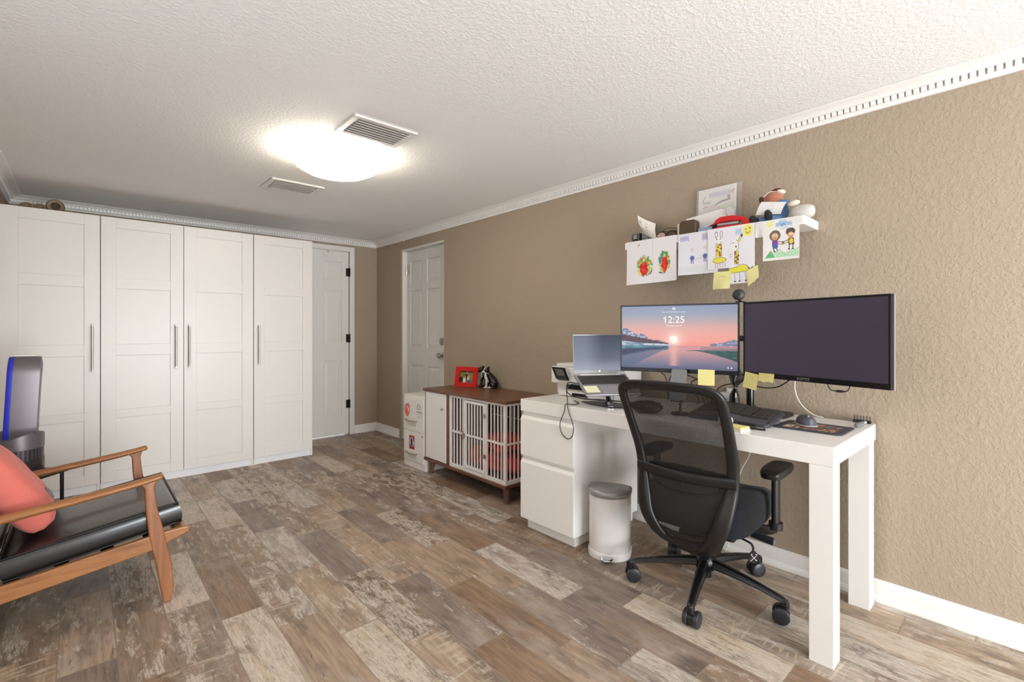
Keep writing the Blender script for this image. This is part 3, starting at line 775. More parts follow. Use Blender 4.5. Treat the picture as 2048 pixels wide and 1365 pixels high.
c = Canvas(.1355, .094, '#6f7a3c', .0013)
c.rect(0, 0, 1, .12, '#3e3b20'); c.ell(.1, .78, .18, .25, '#23261d', 1, .4, .3); c.ell(.52, .22, .12, .17, '#8b6847', 1); c.ell(.52, .26, .07, .11, '#c99b7c', 1); c.ell(.5, .5, .16, .26, '#4a3b2e', 1)
c.ell(.36, .78, .1, .25, '#e2d6cf', 1); c.ell(.64, .62, .1, .2, '#c9b3a5', 1); c.ell(.38, .55, .07, .1, '#b98b64', 1); c.ell(.66, .42, .06, .09, '#c09a72'); c.ell(.72, .9, .18, .15, '#4f6170', 1); c.ell(.9, .5, .1, .3, '#8a9248', .5)
g = np.array(fp(.041, H_ - .037, .002)); c.mesh('photo', lambda u, v: g + u[..., None] * np.array(ux) * .1375 + v[..., None] * -np.array(up) * .096, M['print'], T)

def lerp(Lr, n_):
    out = []
    for i in range(n_):
        t = i / (n_ - 1) * (len(Lr) - 1); j = min(int(t), len(Lr) - 2); q = t - j
        out.append(tuple(a * (1 - q) + b_ * q for a, b_ in zip(Lr[j], Lr[j + 1])))
    return out
def dog(loc, rz, label, dark):
    T = thing('dog_figurine', label, 'dog figurine', loc, rz)
    W, Bk = (M['cerb'], M['cerb']) if dark else (M['cerw'], M['cerb'])
    loc_ = dict(local=True)
    b = MB().tube(bez([(-.050, 0, .012), (-.042, 0, .040), (-.018, 0, .075), (.006, 0, .108), (.016, 0, .125)], 24), lerp([(.018, .024), (.034, .036), (.033, .033), (.027, .026), (.019, .019)], 25), 20)
    bo = obj('body', b, Bk, T, smooth=80, **loc_)
    h = MB().ell((-.030, .024, .026), (.028, .014, .025)).ell((-.030, -.024, .026), (.028, .014, .025)); obj('haunches', h, Bk, T, smooth=80, **loc_)
    ch = MB().tube(bez([(.006, 0, .050), (.022, 0, .080), (.024, 0, .108), (.018, 0, .126)], 15), lerp([(.014, .016), (.020, .022), (.019, .020), (.016, .017)], 16), 16)
    obj('chest', ch, M['cergreen'] if dark else W, T, smooth=80, **loc_)
    for s in (-1, 1):
        lg = MB().tube(bez([(.018, .013 * s, .085), (.024, .013 * s, .045), (.026, .013 * s, .008)], 8), [.012, .011, .010, .009, .0085, .008, .008, .008, .008][:9], 10).ell((.032, .013 * s, .006), (.014, .008, .006))
        obj('front_leg', lg, W, T, smooth=80, **loc_)
        obj('hind_paw', MB().ell((-.006, .026 * s, .007), (.022, .009, .007)), W, T, smooth=80, **loc_)
    hd = MB().ell((.022, 0, .143), (.023, .020, .021), (0, R(10), 0)); H = obj('head', hd, Bk, T, smooth=80, **loc_)
    obj('muzzle', MB().ell((.043, 0, .134), (.021, .012, .012), (0, R(12), 0)), W, T, smooth=80, **loc_)
    obj('blaze', MB().ell((.036, 0, .149), (.013, .008, .019), (0, R(-25), 0)), W, T, smooth=80, **loc_)
    obj('nose', MB().ell((.063, 0, .133), (.004, .005, .004)), M['cerb'], T, smooth=80, **loc_)
    for s in (-1, 1):
        obj('ear', MB().tube([(.012, .012 * s, .154), (.008, .017 * s, .168), (.014, .020 * s, .177)], [(.009, .005), (.008, .004), (.002, .002)], 10), Bk, T, smooth=80, **loc_)
        obj('eye', MB().ell((.038, .012 * s, .147), (.0025, .0025, .003)), M['chrome'] if dark else M['black'], T, smooth=80, **loc_)
    obj('tail', MB().tube(bez([(-.055, 0, .012), (-.062, .024, .008), (-.044, .042, .008), (-.018, .044, .008)], 14), .008, 10), Bk, T, smooth=80, **loc_)
dog((2.478, 3.020, .7025), R(128), 'glossy black and white sitting dog figurine with a white muzzle', False)
dog((2.500, 3.115, .7025), R(150), 'darker black dog figurine half hidden behind the red photo frame', True)

# ============================================================ DESK
T = thing('desk', 'long white lacquered desk with two thick legs and a drawer pedestal', 'desk', (2.24, 1.27, 0))
obj('desktop', MB().box(1.930, .478, .702, 2.556, 2.063, .771), M['desk'], T, bevel=.0015, seg=1)
for x in (1.930, 2.450): obj('leg', MB().box(x, .4785, 0, x + .076, .5545, .7015), M['desk'], T, bevel=.0015, seg=1)
P = obj('pedestal', MB().box(1.949, 1.662, .066, 2.540, 2.061, .7015), M['desk'], T, bevel=.0015, seg=1)
obj('plinth', MB().box(1.982, 1.690, 0, 2.53, 2.055, .066), M['desk'], T, bevel=.0015, seg=1)
for a, c in ((.443, .676), (.073, .420)):
    D = MB().box(1.930, 1.655, a, 1.948, 2.063, c - .018)
    D.loft([[(1.930, 1.655, c - .018), (1.948, 1.655, c - .018), (1.948, 1.655, c), (1.944, 1.655, c)], [(1.930, 2.063, c - .018), (1.948, 2.063, c - .018), (1.948, 2.063, c), (1.944, 2.063, c)]])
    obj('drawer', D, M['desk'], T, bevel=.0012, seg=1)
ZD = .7715

# ============================================================ STEP BIN
bm_, bd, bn = Vector((2.122, 1.553, 0)), Vector((.474, -.881, 0)), Vector((-.881, -.474, 0))
def dsh(k, z, n=20, dp=.150):
    pts = []
    hw, d = .110 * k, dp * k
    for i in range(n + 1):
        a = math.pi * i / n
        pts.append(bm_ + bn * .012 + bd * (hw * math.cos(a)) + bn * (.045 * k + (d - .045 * k) * math.sin(a) ** .9) + Vector((0, 0, z)))
    pts.append(bm_ + bn * .012 - bd * hw + Vector((0, 0, z))); pts.append(bm_ + bn * .012 + bd * hw + Vector((0, 0, z)))
    return pts
T = thing('step_bin', 'white pedal bin with a grey lid beside the desk pedestal', 'trash can', (2.06, 1.52, 0))
obj('body', MB().loft([dsh(.97, .030), dsh(.97, .320)]), M['bin'], T, smooth=40)
obj('base_ring', MB().loft([dsh(1.0, .0), dsh(1.01, .028), dsh(.985, .036)]), M['whiteplastic'], T, smooth=40)
obj('lid', MB().loft([dsh(1.0, .318), dsh(1.02, .324), dsh(1.02, .340), dsh(.97, .350), dsh(.6, .356), dsh(.1, .358)]), M['lid'], T, smooth=50)
pc = bm_ + bn * .168 + Vector((0, 0, .020))
obj('pedal', MB().ell(pc, (.026, .034, .006), (0, R(-18), math.atan2(bn.y, bn.x) + math.pi)), M['chrome'], T, smooth=70)

# ============================================================ MONITORS
def flat_frame(A, Bq, z0, z1):
    A = Vector((A[0], A[1], z0)); Bq = Vector((Bq[0], Bq[1], z0)); ux = (Bq - A).normalized(); w_ = (Bq - A).length
    n = Vector((-ux.y, ux.x, 0))
    if n.dot(Vector((-A.x, -A.y, 0))) < 0: n = -n
    return A, ux, n, w_, z1 - z0
def slab(mb, A, ux, n, u0, u1, v0, v1, n0, n1):
    return mb.add([A + ux * u + Vector((0, 0, v)) + n * k for k in (n0, n1) for v in (v0, v1) for u in (u0, u1)], [(0, 2, 3, 1), (4, 5, 7, 6), (0, 1, 5, 4), (2, 6, 7, 3), (0, 4, 6, 2), (1, 3, 7, 5)])
# -- left: lock screen
MA = flat_frame((2.077, 1.460), (2.255, .930), .968, 1.306)
A, ux, n, W_, H_ = MA
T = thing('monitor', 'left monitor showing a lake at sunset and the time 12:25', 'monitor', tuple(A + ux * W_ / 2))
f = MB(); slab(f, A, ux, n, 0, W_, 0, .020, -.012, .002); slab(f, A, ux, n, 0, W_, H_ - .008, H_, -.012, .002); slab(f, A, ux, n, 0, .008, .020, H_ - .008, -.012, .002); slab(f, A, ux, n, W_ - .008, W_, .020, H_ - .008, -.012, .002)
obj('bezel', f, M['blackgloss'], T, bevel=.001, seg=1)
f = MB(); slab(f, A, ux, n, .004, W_ - .004, .004, H_ - .004, -.022, -.012); slab(f, A, ux, n, .12, W_ - .12, .07, H_ - .07, -.045, -.022)
obj('rear_shell', f, M['black'], T, bevel=.003)
sw, sh = W_ - .016, H_ - .028
c = Canvas(sw, sh, '#8f97a8', .0011)
stops = [(0, '#8d97b4'), (.13, '#97a0b2'), (.22, '#b1a5ab'), (.34, '#d9a9a4'), (.45, '#eba79c'), (.55, '#f2a195'), (.625, '#f0968a')]
def grad(st, Y):
    out = np.zeros(Y.shape + (3,)); cs = np.array([hx(q)[:3] for _, q in st]); ps = [p for p, _ in st]
    for i in range(3): out[..., i] = np.interp(Y, ps, cs[:, i])
    return out
c.a = grad(stops, c.Y)
X, Y = c.X, c.Y
wob = lambda fr, ph: np.sin(X * fr + ph)
d = np.hypot((X - .475) * sw / sh, (Y - .535)); c._p(np.exp(-(d / .12) ** 2), '#fde3d6', .75); c._p(np.clip((.062 - d) / .02 + .5, 0, 1), '#fff3ea')
def below(curve, col, al=1.0, soft=.004): c._p(np.clip((Y - curve) / soft + .5, 0, 1), col, al)
HZ = .632
ridge = .375 - .02 * np.sin(X * 40) + np.clip(X - .03, 0, 1) * .62 - .012 * np.abs(np.sin(X * 95)) + np.clip(.03 - X, 0, 1) * .4
def snoise(fx_, fy_, seed):
    g = np.random.default_rng(seed).random((int(fy_) + 3, int(fx_) + 3)); gx, gy = X * fx_, Y * fy_
    ix_, iy_ = gx.astype(int), gy.astype(int); tx, ty = gx - ix_, gy - iy_; tx = tx * tx * (3 - 2 * tx); ty = ty * ty * (3 - 2 * ty)
    return (g[iy_, ix_] * (1 - tx) + g[iy_, ix_ + 1] * tx) * (1 - ty) + (g[iy_ + 1, ix_] * (1 - tx) + g[iy_ + 1, ix_ + 1] * tx) * ty
m_ = (X < .46) & (Y > ridge) & (Y < HZ)
c._p(m_.astype(float), '#6f7f9c'); c._p(m_ * np.clip((snoise(60, 46, 5) - .5) * 5, 0, 1), '#c3cad6', .8)
tree = .465 + X * .33 - .014 * np.abs(np.sin(X * 230)) - .008 * np.abs(np.sin(X * 517))
m_ = (X < .43) & (Y > tree) & (Y < HZ); c._p(m_.astype(float), '#573f4c')
snow = .555 + X * .16 + .012 * np.sin(X * 11)
m_ = (X < .5) & (Y > snow) & (Y < HZ); c._p(m_.astype(float), '#bdc6d0'); c._p(m_ * (X < .3) * np.clip((snoise(22, 60, 7) - .42) * 4, 0, 1), '#5f86a4', .9)
rr = .60 - .06 * np.exp(-((X - .97) / .08) ** 2) * 1.0 - .008 * np.abs(np.sin(X * 60)); m_ = (X > .78) & (Y > rr) & (Y < .65); c._p(m_.astype(float), '#7d7f9b'); c._p(m_ * np.clip((snoise(70, 60, 11) - .55) * 5, 0, 1), '#b3b6cb', .7)
lake = grad([(HZ, '#cf8f92'), (.70, '#d39a98'), (.80, '#ab8790'), (.92, '#76748c'), (1.0, '#5c6380')], Y); mk = (Y >= HZ)[..., None]; c.a = np.where(mk, lake, c.a)
m_ = (Y >= HZ) & (Y < .74 - .13 * X + 0.02 * np.sin(X * 20)) & (X < .43); c._p(m_.astype(float), '#4d6b86'); c._p(m_ * np.clip((snoise(14, 60, 6) - .5) * 4, 0, 1), '#5fa3a3', .7)
m_ = (Y >= .695 - .10 * X) & (Y < .82 - .38 * X) & (X < .42) & (Y > HZ); c._p(m_.astype(float), '#3d3d5c')
m_ = (Y >= .80 - .40 * X) & (Y < 1.05 - .9 * X) & (X < .42) & (Y > .70); c._p(m_.astype(float), '#566786', .8)
m_ = (Y > .665) & (Y < .665 + .045 + .28 * np.clip(X - .66, 0, 1) + .35 * np.clip(X - .72, 0, 1) ** 1.4) & (X > .58) & (Y > .705 - .12 * np.clip(X - .58, 0, .3)); c._p(m_.astype(float), '#56606c')
m_ = (Y > .735 - .05 * X) & (Y < .69 + .35 * np.clip(X - .66, 0, 1) + .35 * np.clip(X - .72, 0, 1) ** 1.4) & (X > .64); c._p(m_.astype(float), '#2f4f50'); c._p(m_ * np.clip((snoise(40, 90, 8) - .45) * 4, 0, 1), '#456d60', .8)
m_ = (Y > .64) & (Y < .70) & (X > .70); c._p(m_.astype(float), '#a07f88', .7)
c._p(np.exp(-((X - .475) / .035) ** 2) * ((Y > HZ) & (Y < .95)), '#f6b7a5', .55)
c.ell(.925, .955, .006, .009, '#f2f0f2', 1); c.rect(.945, .945, .958, .965, '#f2f0f2')
c.line([(.466, .045), (.466, .058), (.486, .058), (.486, .045), (.466, .045)], .004, '#f6f2f2'); c.ring(.476, .04, .007, .016, .003, '#f6f2f2', 180, 360)
g0 = np.array(A + ux * .008 + Vector((0, 0, H_ - .008)) - n * .0005)
S = c.mesh('screen', plane(g0, ux, (0, 0, -1), sw, sh), M['lcd'], T)
def on(u, v, k=.0012): return A + ux * (.008 + u * sw) + Vector((0, 0, H_ - .008 - v * sh)) + n * k
text('clock_text', '12:25', .047, M['lettering'], on(.476, .225), ux, (0, 0, 1), S, ext=.0002)
fo = on(.476, .225, .0014) - ux * .0425 + Vector((0, 0, .0150))
obj('clock_flag', MB().prism([fo + ux * .003, fo - ux * .008 - Vector((0, 0, .0055)), fo - ux * .008 - Vector((0, 0, .0090)), fo + ux * .003 - Vector((0, 0, .0045))], n * .0004), M['lettering'], S)
text('hint_text', 'Press Ctrl+Alt+Delete to unlock.', .0082, M['lettering'], on(.476, .098), ux, (0, 0, 1), S, ext=.0002)
text('date_text', 'Thursday, April 18', .0100, M['lettering'], on(.476, .318), ux, (0, 0, 1), S, ext=.0002)
# -- right: dark screen
MBf = flat_frame((2.267, .917), (2.093, .347), .968, 1.306)
A2, ux2, n2, W2, H2 = MBf
T = thing('monitor', 'right monitor, larger, dark blank screen, at the near end of the desk', 'monitor', tuple(A2 + ux2 * W2 / 2))
f = MB(); slab(f, A2, ux2, n2, 0, W2, 0, .022, -.012, .003); slab(f, A2, ux2, n2, 0, W2, H2 - .008, H2, -.012, .003); slab(f, A2, ux2, n2, 0, .008, .022, H2 - .008, -.012, .003); slab(f, A2, ux2, n2, W2 - .008, W2, .022, H2 - .008, -.012, .003)
obj('bezel', f, M['blackgloss'], T, bevel=.001, seg=1)
f = MB(); slab(f, A2, ux2, n2, -.002, W2 + .003, -.001, H2 + .002, -.020, -.012); obj('metal_edge', f, M['laptop'], T)
f = MB(); slab(f, A2, ux2, n2, .10, W2 - .10, .06, H2 - .06, -.050, -.020); obj('rear_shell', f, M['black'], T, bevel=.004)
f = MB(); slab(f, A2, ux2, n2, .008, W2 - .008, .022, H2 - .008, -.002, .0005); obj('screen', f, M['screenoff'], T)
text('logo_text', 'SCEPTRE', .014, M['logo'], A2 + ux2 * (W2 * .475) + Vector((0, 0, .0105)) + n2 * .0034, ux2, (0, 0, 1), T, ext=.0002)
# -- stand with two arms
T = thing('monitor_stand', 'black dual arm monitor stand behind the keyboard', 'monitor stand', (2.45, .96, ZD))
PX, PY = 2.452, .960
obj('base_plate', MB().prism([(PX + a, PY + q, ZD) for a, q in rrect(.18, .36, .05)], (0, 0, .012)), M['black'], T, bevel=.003)
obj('collar', MB().cyl((PX, PY, ZD + .012), (PX, PY, ZD + .035), .030, .026, 20), M['black'], T, smooth=40)
obj('pole', MB().cyl((PX, PY, ZD + .035), (PX, PY, 1.21), .0175, n=20), M['blackgloss'], T, smooth=40)
for (Aq, uq, nq, wq) in ((A, ux, n, W_), (A2, ux2, n2, W2)):
    c0 = Aq + uq * wq / 2 - nq * (.060 if wq < .57 else .066); c0.z = 1.137
    mid = Vector(((c0.x + PX) / 2 + .05, (c0.y + PY) / 2, 1.137)); mid.x = min(mid.x, 2.535)
    obj('arm', MB().tube([(PX, PY, 1.137), mid, c0], .014, 10), M['black'], T, smooth=40)
    obj('mounting_bracket', MB().tube([c0 + nq * .014, c0 + nq * .001], [.045, .045], 4), M['black'], T)

# webcam on the seam
wc = Vector((2.247, .930, 1.342)); wn = Vector((-.80, -.60, 0)).normalized()
T = thing('webcam', 'round black webcam standing above the seam between the monitors', 'webcam', (2.262, .932, 1.3085))
obj('housing', MB().tube([wc + wn * k for k in (-.016, -.012, .006, .010)], [.020, .025, .025, .020], 28), M['black'], T, smooth=45)
obj('lens', MB().tube([wc + wn * .0095, wc + wn * .0125], [.007, .006], 20), M['blackgloss'], T, smooth=40)
obj('clip', MB().box(2.250, .915, 1.3075, 2.285, .948, 1.3125).tube([wc + Vector((.01, .004, -.020)), Vector((2.266, .932, 1.311))], .006, 8), M['black'], T)

# sticky notes on the bezels
def note(A, ux, n, u, zt, w_, h_, label, m, tilt=0.0, cut=False, curl=.006, group=None):
    uu = ux; dn = Vector((0, 0, -1)); dn = (dn + uu * math.tan(R(tilt))).normalized(); rt = (uu + Vector((0, 0, 1)) * math.tan(R(tilt))).normalized()
    o = A + uu * u + n * .0040; o.z = zt
    c = Canvas(w_, h_, m, .0016)
    for i in range(2, 9):
        c.line([(.1 + random.random() * .05, i / 10.), (.6 + random.random() * .3, i / 10. + .01)], .006, '#a89f70', .5)
    def fn(a, b_):
        hh = h_ * (1 - (.14 * np.abs(a - .45) + .05 * np.sin(a * 12)) * (1 if cut else 0))
        return np.array(o) + a[..., None] * np.array(rt) * w_ + (b_ * hh)[..., None] * np.array(dn) + (b_ ** 2 * curl)[..., None] * np.array(n)
    q = c.mesh('sticky_note', fn, M['art']); return tag(q, label, 'sticky note', group)
note(A, ux, n, .379, .990, .074, .074, 'yellow sticky note hanging from the bottom edge of the left monitor', '#e0d68b')
note(A2, ux2, n2, .012, .989, .070, .072, 'tilted square sticky note at the left end of the right monitor', '#e2d98f', -8)
note(A2, ux2, n2, .082, .9885, .074, .038, 'short torn sticky note, second from the left under the right monitor', '#e0d78e', 0, True)

# ============================================================ LAPTOP on its stand
LM = Matrix.Translation((2.137, 1.641, .935)) @ Euler((0, 0, R(-30.1))).to_matrix().to_4x4()
T = thing('laptop', 'open silver laptop raised on a stand at the far end of the desk', 'laptop', (2.137, 1.641, .935), R(-30.1))
TL = R(24)                                                        # the keyboard deck slopes down to the user
def deck(u, v, k=0.0): return Vector((u, -v * math.cos(TL) + k * math.sin(TL) * -1, -v * math.sin(TL) + k * math.cos(TL)))
def dbox(mb, u0, u1, v0, v1, k0, k1):
    return mb.add([deck(u, v, k) for k in (k0, k1) for v in (v0, v1) for u in (u0, u1)], [(0, 2, 3, 1), (4, 5, 7, 6), (0, 1, 5, 4), (2, 6, 7, 3), (0, 4, 6, 2), (1, 3, 7, 5)])
obj('base', dbox(MB(), -.152, .152, .002, .215, -.012, 0), M['laptop'], T, local=True, bevel=.003)
obj('hinge_cover', dbox(MB(), -.118, .118, .006, .012, 0, .002), M['whiteplastic'], T, local=True)
Kd = obj('keyboard_well', dbox(MB(), -.138, .138, .022, .112, 0, .0006), M['keyslight'], T, local=True)
kb = MB()
for r_ in range(6):
    nk = 14
    for i in range(nk):
        if r_ == 5 and 4 <= i <= 8:
            if i == 4: dbox(kb, -.138 + .276 * 4 / nk + .001, -.138 + .276 * 9 / nk - .001, .022 + .015 * r_ + .001, .022 + .015 * (r_ + 1) - .001, .0006, .002)
            continue
        dbox(kb, -.138 + .276 * i / nk + .0012, -.138 + .276 * (i + 1) / nk - .0012, .022 + .015 * r_ + .0012, .022 + .015 * (r_ + 1) - .0012, .0006, .002)
obj('keys', kb, M['keys'], Kd, local=True)
obj('touchpad', dbox(MB(), -.052, .052, .128, .200, 0, .0008), mat('matte_silver', '#9c9699', .45, .3), T, local=True)
TS = R(4)
def lid(u, v, k=0.0): return Vector((u, v * math.sin(TS) - k, v * math.cos(TS) + .004))
def lbox(mb, u0, u1, v0, v1, k0, k1):
    return mb.add([lid(u, v, k) for k in (k0, k1) for v in (v0, v1) for u in (u0, u1)], [(0, 2, 3, 1), (4, 5, 7, 6), (0, 1, 5, 4), (2, 6, 7, 3), (0, 4, 6, 2), (1, 3, 7, 5)])
S = obj('lid', lbox(MB(), -.152, .152, .002, .215, -.006, 0), M['laptop'], T, local=True, bevel=.0025)
obj('screen', lbox(MB(), -.149, .149, .018, .211, 0, .0006), M['lapscreen'], S, local=True)
obj('chin', lbox(MB(), -.149, .149, .005, .018, 0, .0005), mat('grey_chin', '#77797f', .35), S, local=True)
obj('badge', MB().tube([lid(.0, .0115, .0005), lid(.0, .0115, .0012)], .0035, 14), M['chrome'], S, local=True)
c = Canvas(.075, .066, '#e6e3bd', .0015)
for i in range(1, 9): c.line([(.08, i / 9.5), (.5 + random.random() * .35, i / 9.5)], .006, '#b7b28a', .4)
def nfn(a, b_):
    return np.stack([-.142 + a * .075, -(.130 + b_ * .066) * math.cos(TL) - (.0016) * math.sin(TL), -(.130 + b_ * .066) * math.sin(TL) + .0016 * math.cos(TL)], -1) @ np.array(LM)[:3, :3].T + np.array(LM)[:3, 3]
tag(c.mesh('sticky_note', nfn, M['art']), 'pale sticky note on the left palm rest of the laptop', 'sticky note')
T = thing('laptop_stand', 'black folding stand with a flat base under the laptop', 'laptop stand', (2.10, 1.60, ZD))
obj('base_plate', MB().prism([(2.094, 1.735, ZD), (2.050, 1.62, ZD), (2.045, 1.50, ZD), (2.10, 1.44, ZD), (2.20, 1.46, ZD), (2.20, 1.60, ZD), (2.165, 1.70, ZD)], (0, 0, .005)), M['black'], T, bevel=.002)
s0 = Vector((2.100, 1.548, ZD + .016)); s1 = LM @ deck(-.005, .130, -.020)
obj('lower_hinge', MB().obox(s0, (.036, .044, .022), (0, 0, R(-30))), M['chrome'], T, bevel=.003)
obj('upright', MB().tube([s0, s1], [(.020, .006)] * 2, 4, up=(0, 0, 1)).obox((s0 + s1) / 2, (.006, .036, (s1 - s0).length), (0, math.atan2((s1 - s0).x, (s1 - s0).z), R(-30))), M['black'], T)
hp = MB()
for k in range(1): hp.add([LM @ deck(u, v, kk) for kk in (-.0185, -.0125) for v in (.05, .195) for u in (-.075, .075)], [(0, 2, 3, 1), (4, 5, 7, 6), (0, 1, 5, 4), (2, 6, 7, 3), (0, 4, 6, 2), (1, 3, 7, 5)])
obj('support_plate', hp, M['black'], T)
obj('brace', MB().add([LM @ deck(u, v, kk) for kk in (-.030, -.019) for v in (.15, .185) for u in (-.06, -.02)], [(0, 2, 3, 1), (4, 5, 7, 6), (0, 1, 5, 4), (2, 6, 7, 3), (0, 4, 6, 2), (1, 3, 7, 5)]), M['phone'], T)

# ============================================================ PRINTER
T = thing('printer', 'white all in one printer with a small tilted display, behind the laptop', 'printer', (2.38, 1.86, ZD))
obj('upper_body', MB().box(2.240, 1.625, .842, 2.530, 2.105, .945), M['whiteplastic'], T, bevel=.006)
obj('scanner_lid', MB().box(2.250, 1.640, .9455, 2.530, 2.070, .968), M['whiteplastic'], T, bevel=.006)
obj('lower_body', MB().box(2.275, 1.640, ZD, 2.530, 2.085, .842), M['whiteplastic'], T, bevel=.004)
obj('paper_slot', MB().box(2.268, 1.66, .808, 2.278, 2.000, .836), M['slot'], T)
tr = obj('output_tray', MB().box(2.205, 1.650, ZD + .004, 2.274, 2.010, .805), M['whiteplastic'], T, bevel=.004)
obj('tray_grip', MB().box(2.2035, 1.78, ZD + .008, 2.2055, 1.90, ZD + .026), M['slot'], tr)
obj('display_mount', MB().loft([[(2.2395, y, .905), (2.2395, y, .862), (2.212, y, .878), (2.225, y, .92)] for y in (1.955, 2.045)]), M['black'], T)
dm = Matrix.Translation((2.214, 2.000, .918)) @ Euler((0, R(-28), 0)).to_matrix().to_4x4()
P = obj('display_panel', MB().box(-.007, -.055, -.038, .006, .055, .038, dm), M['whiteplastic'], T, bevel=.002)
obj('display_bezel', MB().box(-.009, -.054, -.037, -.007, .054, .037, dm), M['blackgloss'], P)
obj('display_screen', MB().box(-.0095, -.034, -.022, -.009, .034, .026, dm), M['phone'], P)

# ============================================================ SMALL THINGS ON THE DESK
# phone on its holder in front of the left monitor
pm = Matrix.Translation((2.118, 1.160, .917)) @ Euler((0, R(14), R(12))).to_matrix().to_4x4()
T = thing('phone_holder', 'small black phone holder hidden behind the office chair', 'phone holder', (2.125, 1.160, ZD))
obj('base', MB().cyl((2.135, 1.160, ZD), (2.135, 1.160, ZD + .010), .040, n=24), M['black'], T, smooth=40)
obj('stem', MB().tube([(2.135, 1.160, ZD + .010), (2.150, 1.163, .85), (2.142, 1.161, .895)], .006, 10), M['black'], T, smooth=40)
obj('rest', MB().box(.0055, -.03, -.05, .009, .03, .02, pm).box(-.010, -.03, -.082, .009, .03, -.078, pm), M['black'], T)
t = MB().prism([pm @ Vector((-.004, a, q)) for a, q in rrect(.073, .150, .010)], (pm.to_3x3() @ Vector((.0085, 0, 0))))
ph = plant('phone', t, M['phone'], 'grey phone standing upright in front of the left monitor', 'phone', (2.118, 1.160, .84), bevel=.001)
# keyboard
T = thing('keyboard', 'dark grey ergonomic keyboard with a palm rest, in front of the monitors', 'keyboard', (2.21, .98, ZD))
def kz(x): return ZD + .012 + (x - 2.10) * .15
def kcurve(x, y): return .014 * math.cos((y - .985) / .235 * math.pi) * 1.0
def kbx(mb, x0, x1, y0, y1, dz0, dz1, nseg=1):
    for i in range(nseg):
        a, q = y0 + (y1 - y0) * i / nseg, y0 + (y1 - y0) * (i + 1) / nseg
        vs = []
        for dz_ in (dz0, dz1):
            for y in (a, q):
                for x in (x0, x1): vs.append((x + kcurve(x, y) * .5, y, kz(x) + dz_ + max(0, kcurve(x, y)) * .7))
        mb.add(vs, [(0, 2, 3, 1), (4, 5, 7, 6), (0, 1, 5, 4), (2, 6, 7, 3), (0, 4, 6, 2), (1, 3, 7, 5)])
    return mb
def kgrid(x0, x1, y0, y1, n_):
    def bot(u, v): x = x0 + (x1 - x0) * u; y = y0 + (y1 - y0) * v; return (x + kcurve(x, y) * .5, y, kz(x) + max(0, kcurve(x, y)) * .7)
    ol = [(x0 + (x1 - x0) / 2 + a, y0 + (y1 - y0) / 2 + q) for a, q in rrect(x1 - x0, y1 - y0, .022)]
    m = MB(); rings = []
    # build as strips along y, the corners pinched to follow the rounding
    for i in range(n_ + 1):
        y = y0 + (y1 - y0) * i / n_; e = max(0, .022 - min(y - y0, y1 - y)); ins = .022 - math.sqrt(max(0, .022 ** 2 - e ** 2))
        a, q = x0 + ins, x1 - ins; cv = kcurve(0, y) * .5; bz = max(0, kcurve(0, y)) * .7
        rings.append([Vector((a + cv, y, ZD + .0015)), Vector((q + cv, y, ZD + .0015 + (.028 if True else 0))), Vector((q + cv, y, kz(q) + bz)), Vector((a + cv, y, kz(a) + bz))])
    return m.loft(rings)
body = obj('body', kgrid(2.100, 2.325, .752, 1.112, 30), M['graphite'], T)
def keyset(y0, y1, n_, rows, xa=2.178):
    m = MB()
    for r_ in range(rows):
        x = xa + r_ * .0235
        for i in range(n_):
            a = y0 + (y1 - y0) * i / n_; kbx(m, x + .0015, x + .022, a + .001, a + (y1 - y0) / n_ - .001, .001, .006)
    return m
obj('key_block', keyset(.775, .850, 4, 6), M['keys'], T, label='number keys')
obj('key_block', keyset(.856, .905, 3, 6), M['keys'], T, label='cursor keys')
obj('key_block', keyset(.912, 1.098, 9, 6), M['keys'], T, label='letter keys')
obj('palm_rest', MB().add([(2.104 + 0.064 * u, .765 + .335 * v, kz(2.104 + .064 * u) + .0012 + max(0, kcurve(0, .765 + .335 * v)) * .7 + .003 * math.sin(math.pi * u)) for v in [i / 24 for i in range(25)] for u in (0, .25, .5, .75, 1)], [(j * 5 + i, j * 5 + i + 1, (j + 1) * 5 + i + 1, (j + 1) * 5 + i) for j in range(24) for i in range(4)]), M['mousegrey'], T, smooth=60)
obj('front_strip', MB().box(2.092, .800, ZD + .001, 2.099, .870, ZD + .012), M['black'], T)
# mouse pad with a picture collage
c = Canvas(.250, .215, '#3b3d4a', .0016)
def patchy(x0, y0, x1, y1, cols, n_=26):
    c.rect(x0, y0, x1, y1, cols[0])
    for _ in range(n_):
        c.ell(x0 + (x1 - x0) * random.uniform(.1, .9), y0 + (y1 - y0) * random.uniform(.1, .9), (x1 - x0) * random.uniform(.04, .16), (y1 - y0) * random.uniform(.05, .16), random.choice(cols), .85, .4)
PC = ['#6e4a44', '#b9855f', '#8d3a40', '#d8c6ae', '#c28a4a', '#54606e', '#7a5b4d', '#2d2b33']
for (x0, x1) in ((.10, .34), (.36, .62), (.64, .90)):
    for (y0, y1) in ((.12, .48), (.52, .88)): patchy(x0, y0, x1, y1, random.sample(PC, 5))
ol = rrect(.214, .248, .022)
T = plant('mouse_pad', MB().prism([(2.262 + a, .633 + q, ZD) for a, q in ol], (0, 0, .004)), M['graphite'], 'dark mouse pad with a colourful picture collage', 'mouse pad', (2.262, .633, ZD), bevel=.001)
c.mesh('picture_print', plane((2.362, .748, ZD + .0043), (0, -1, 0), (-1, 0, 0), .230, .200), M['print'], T)
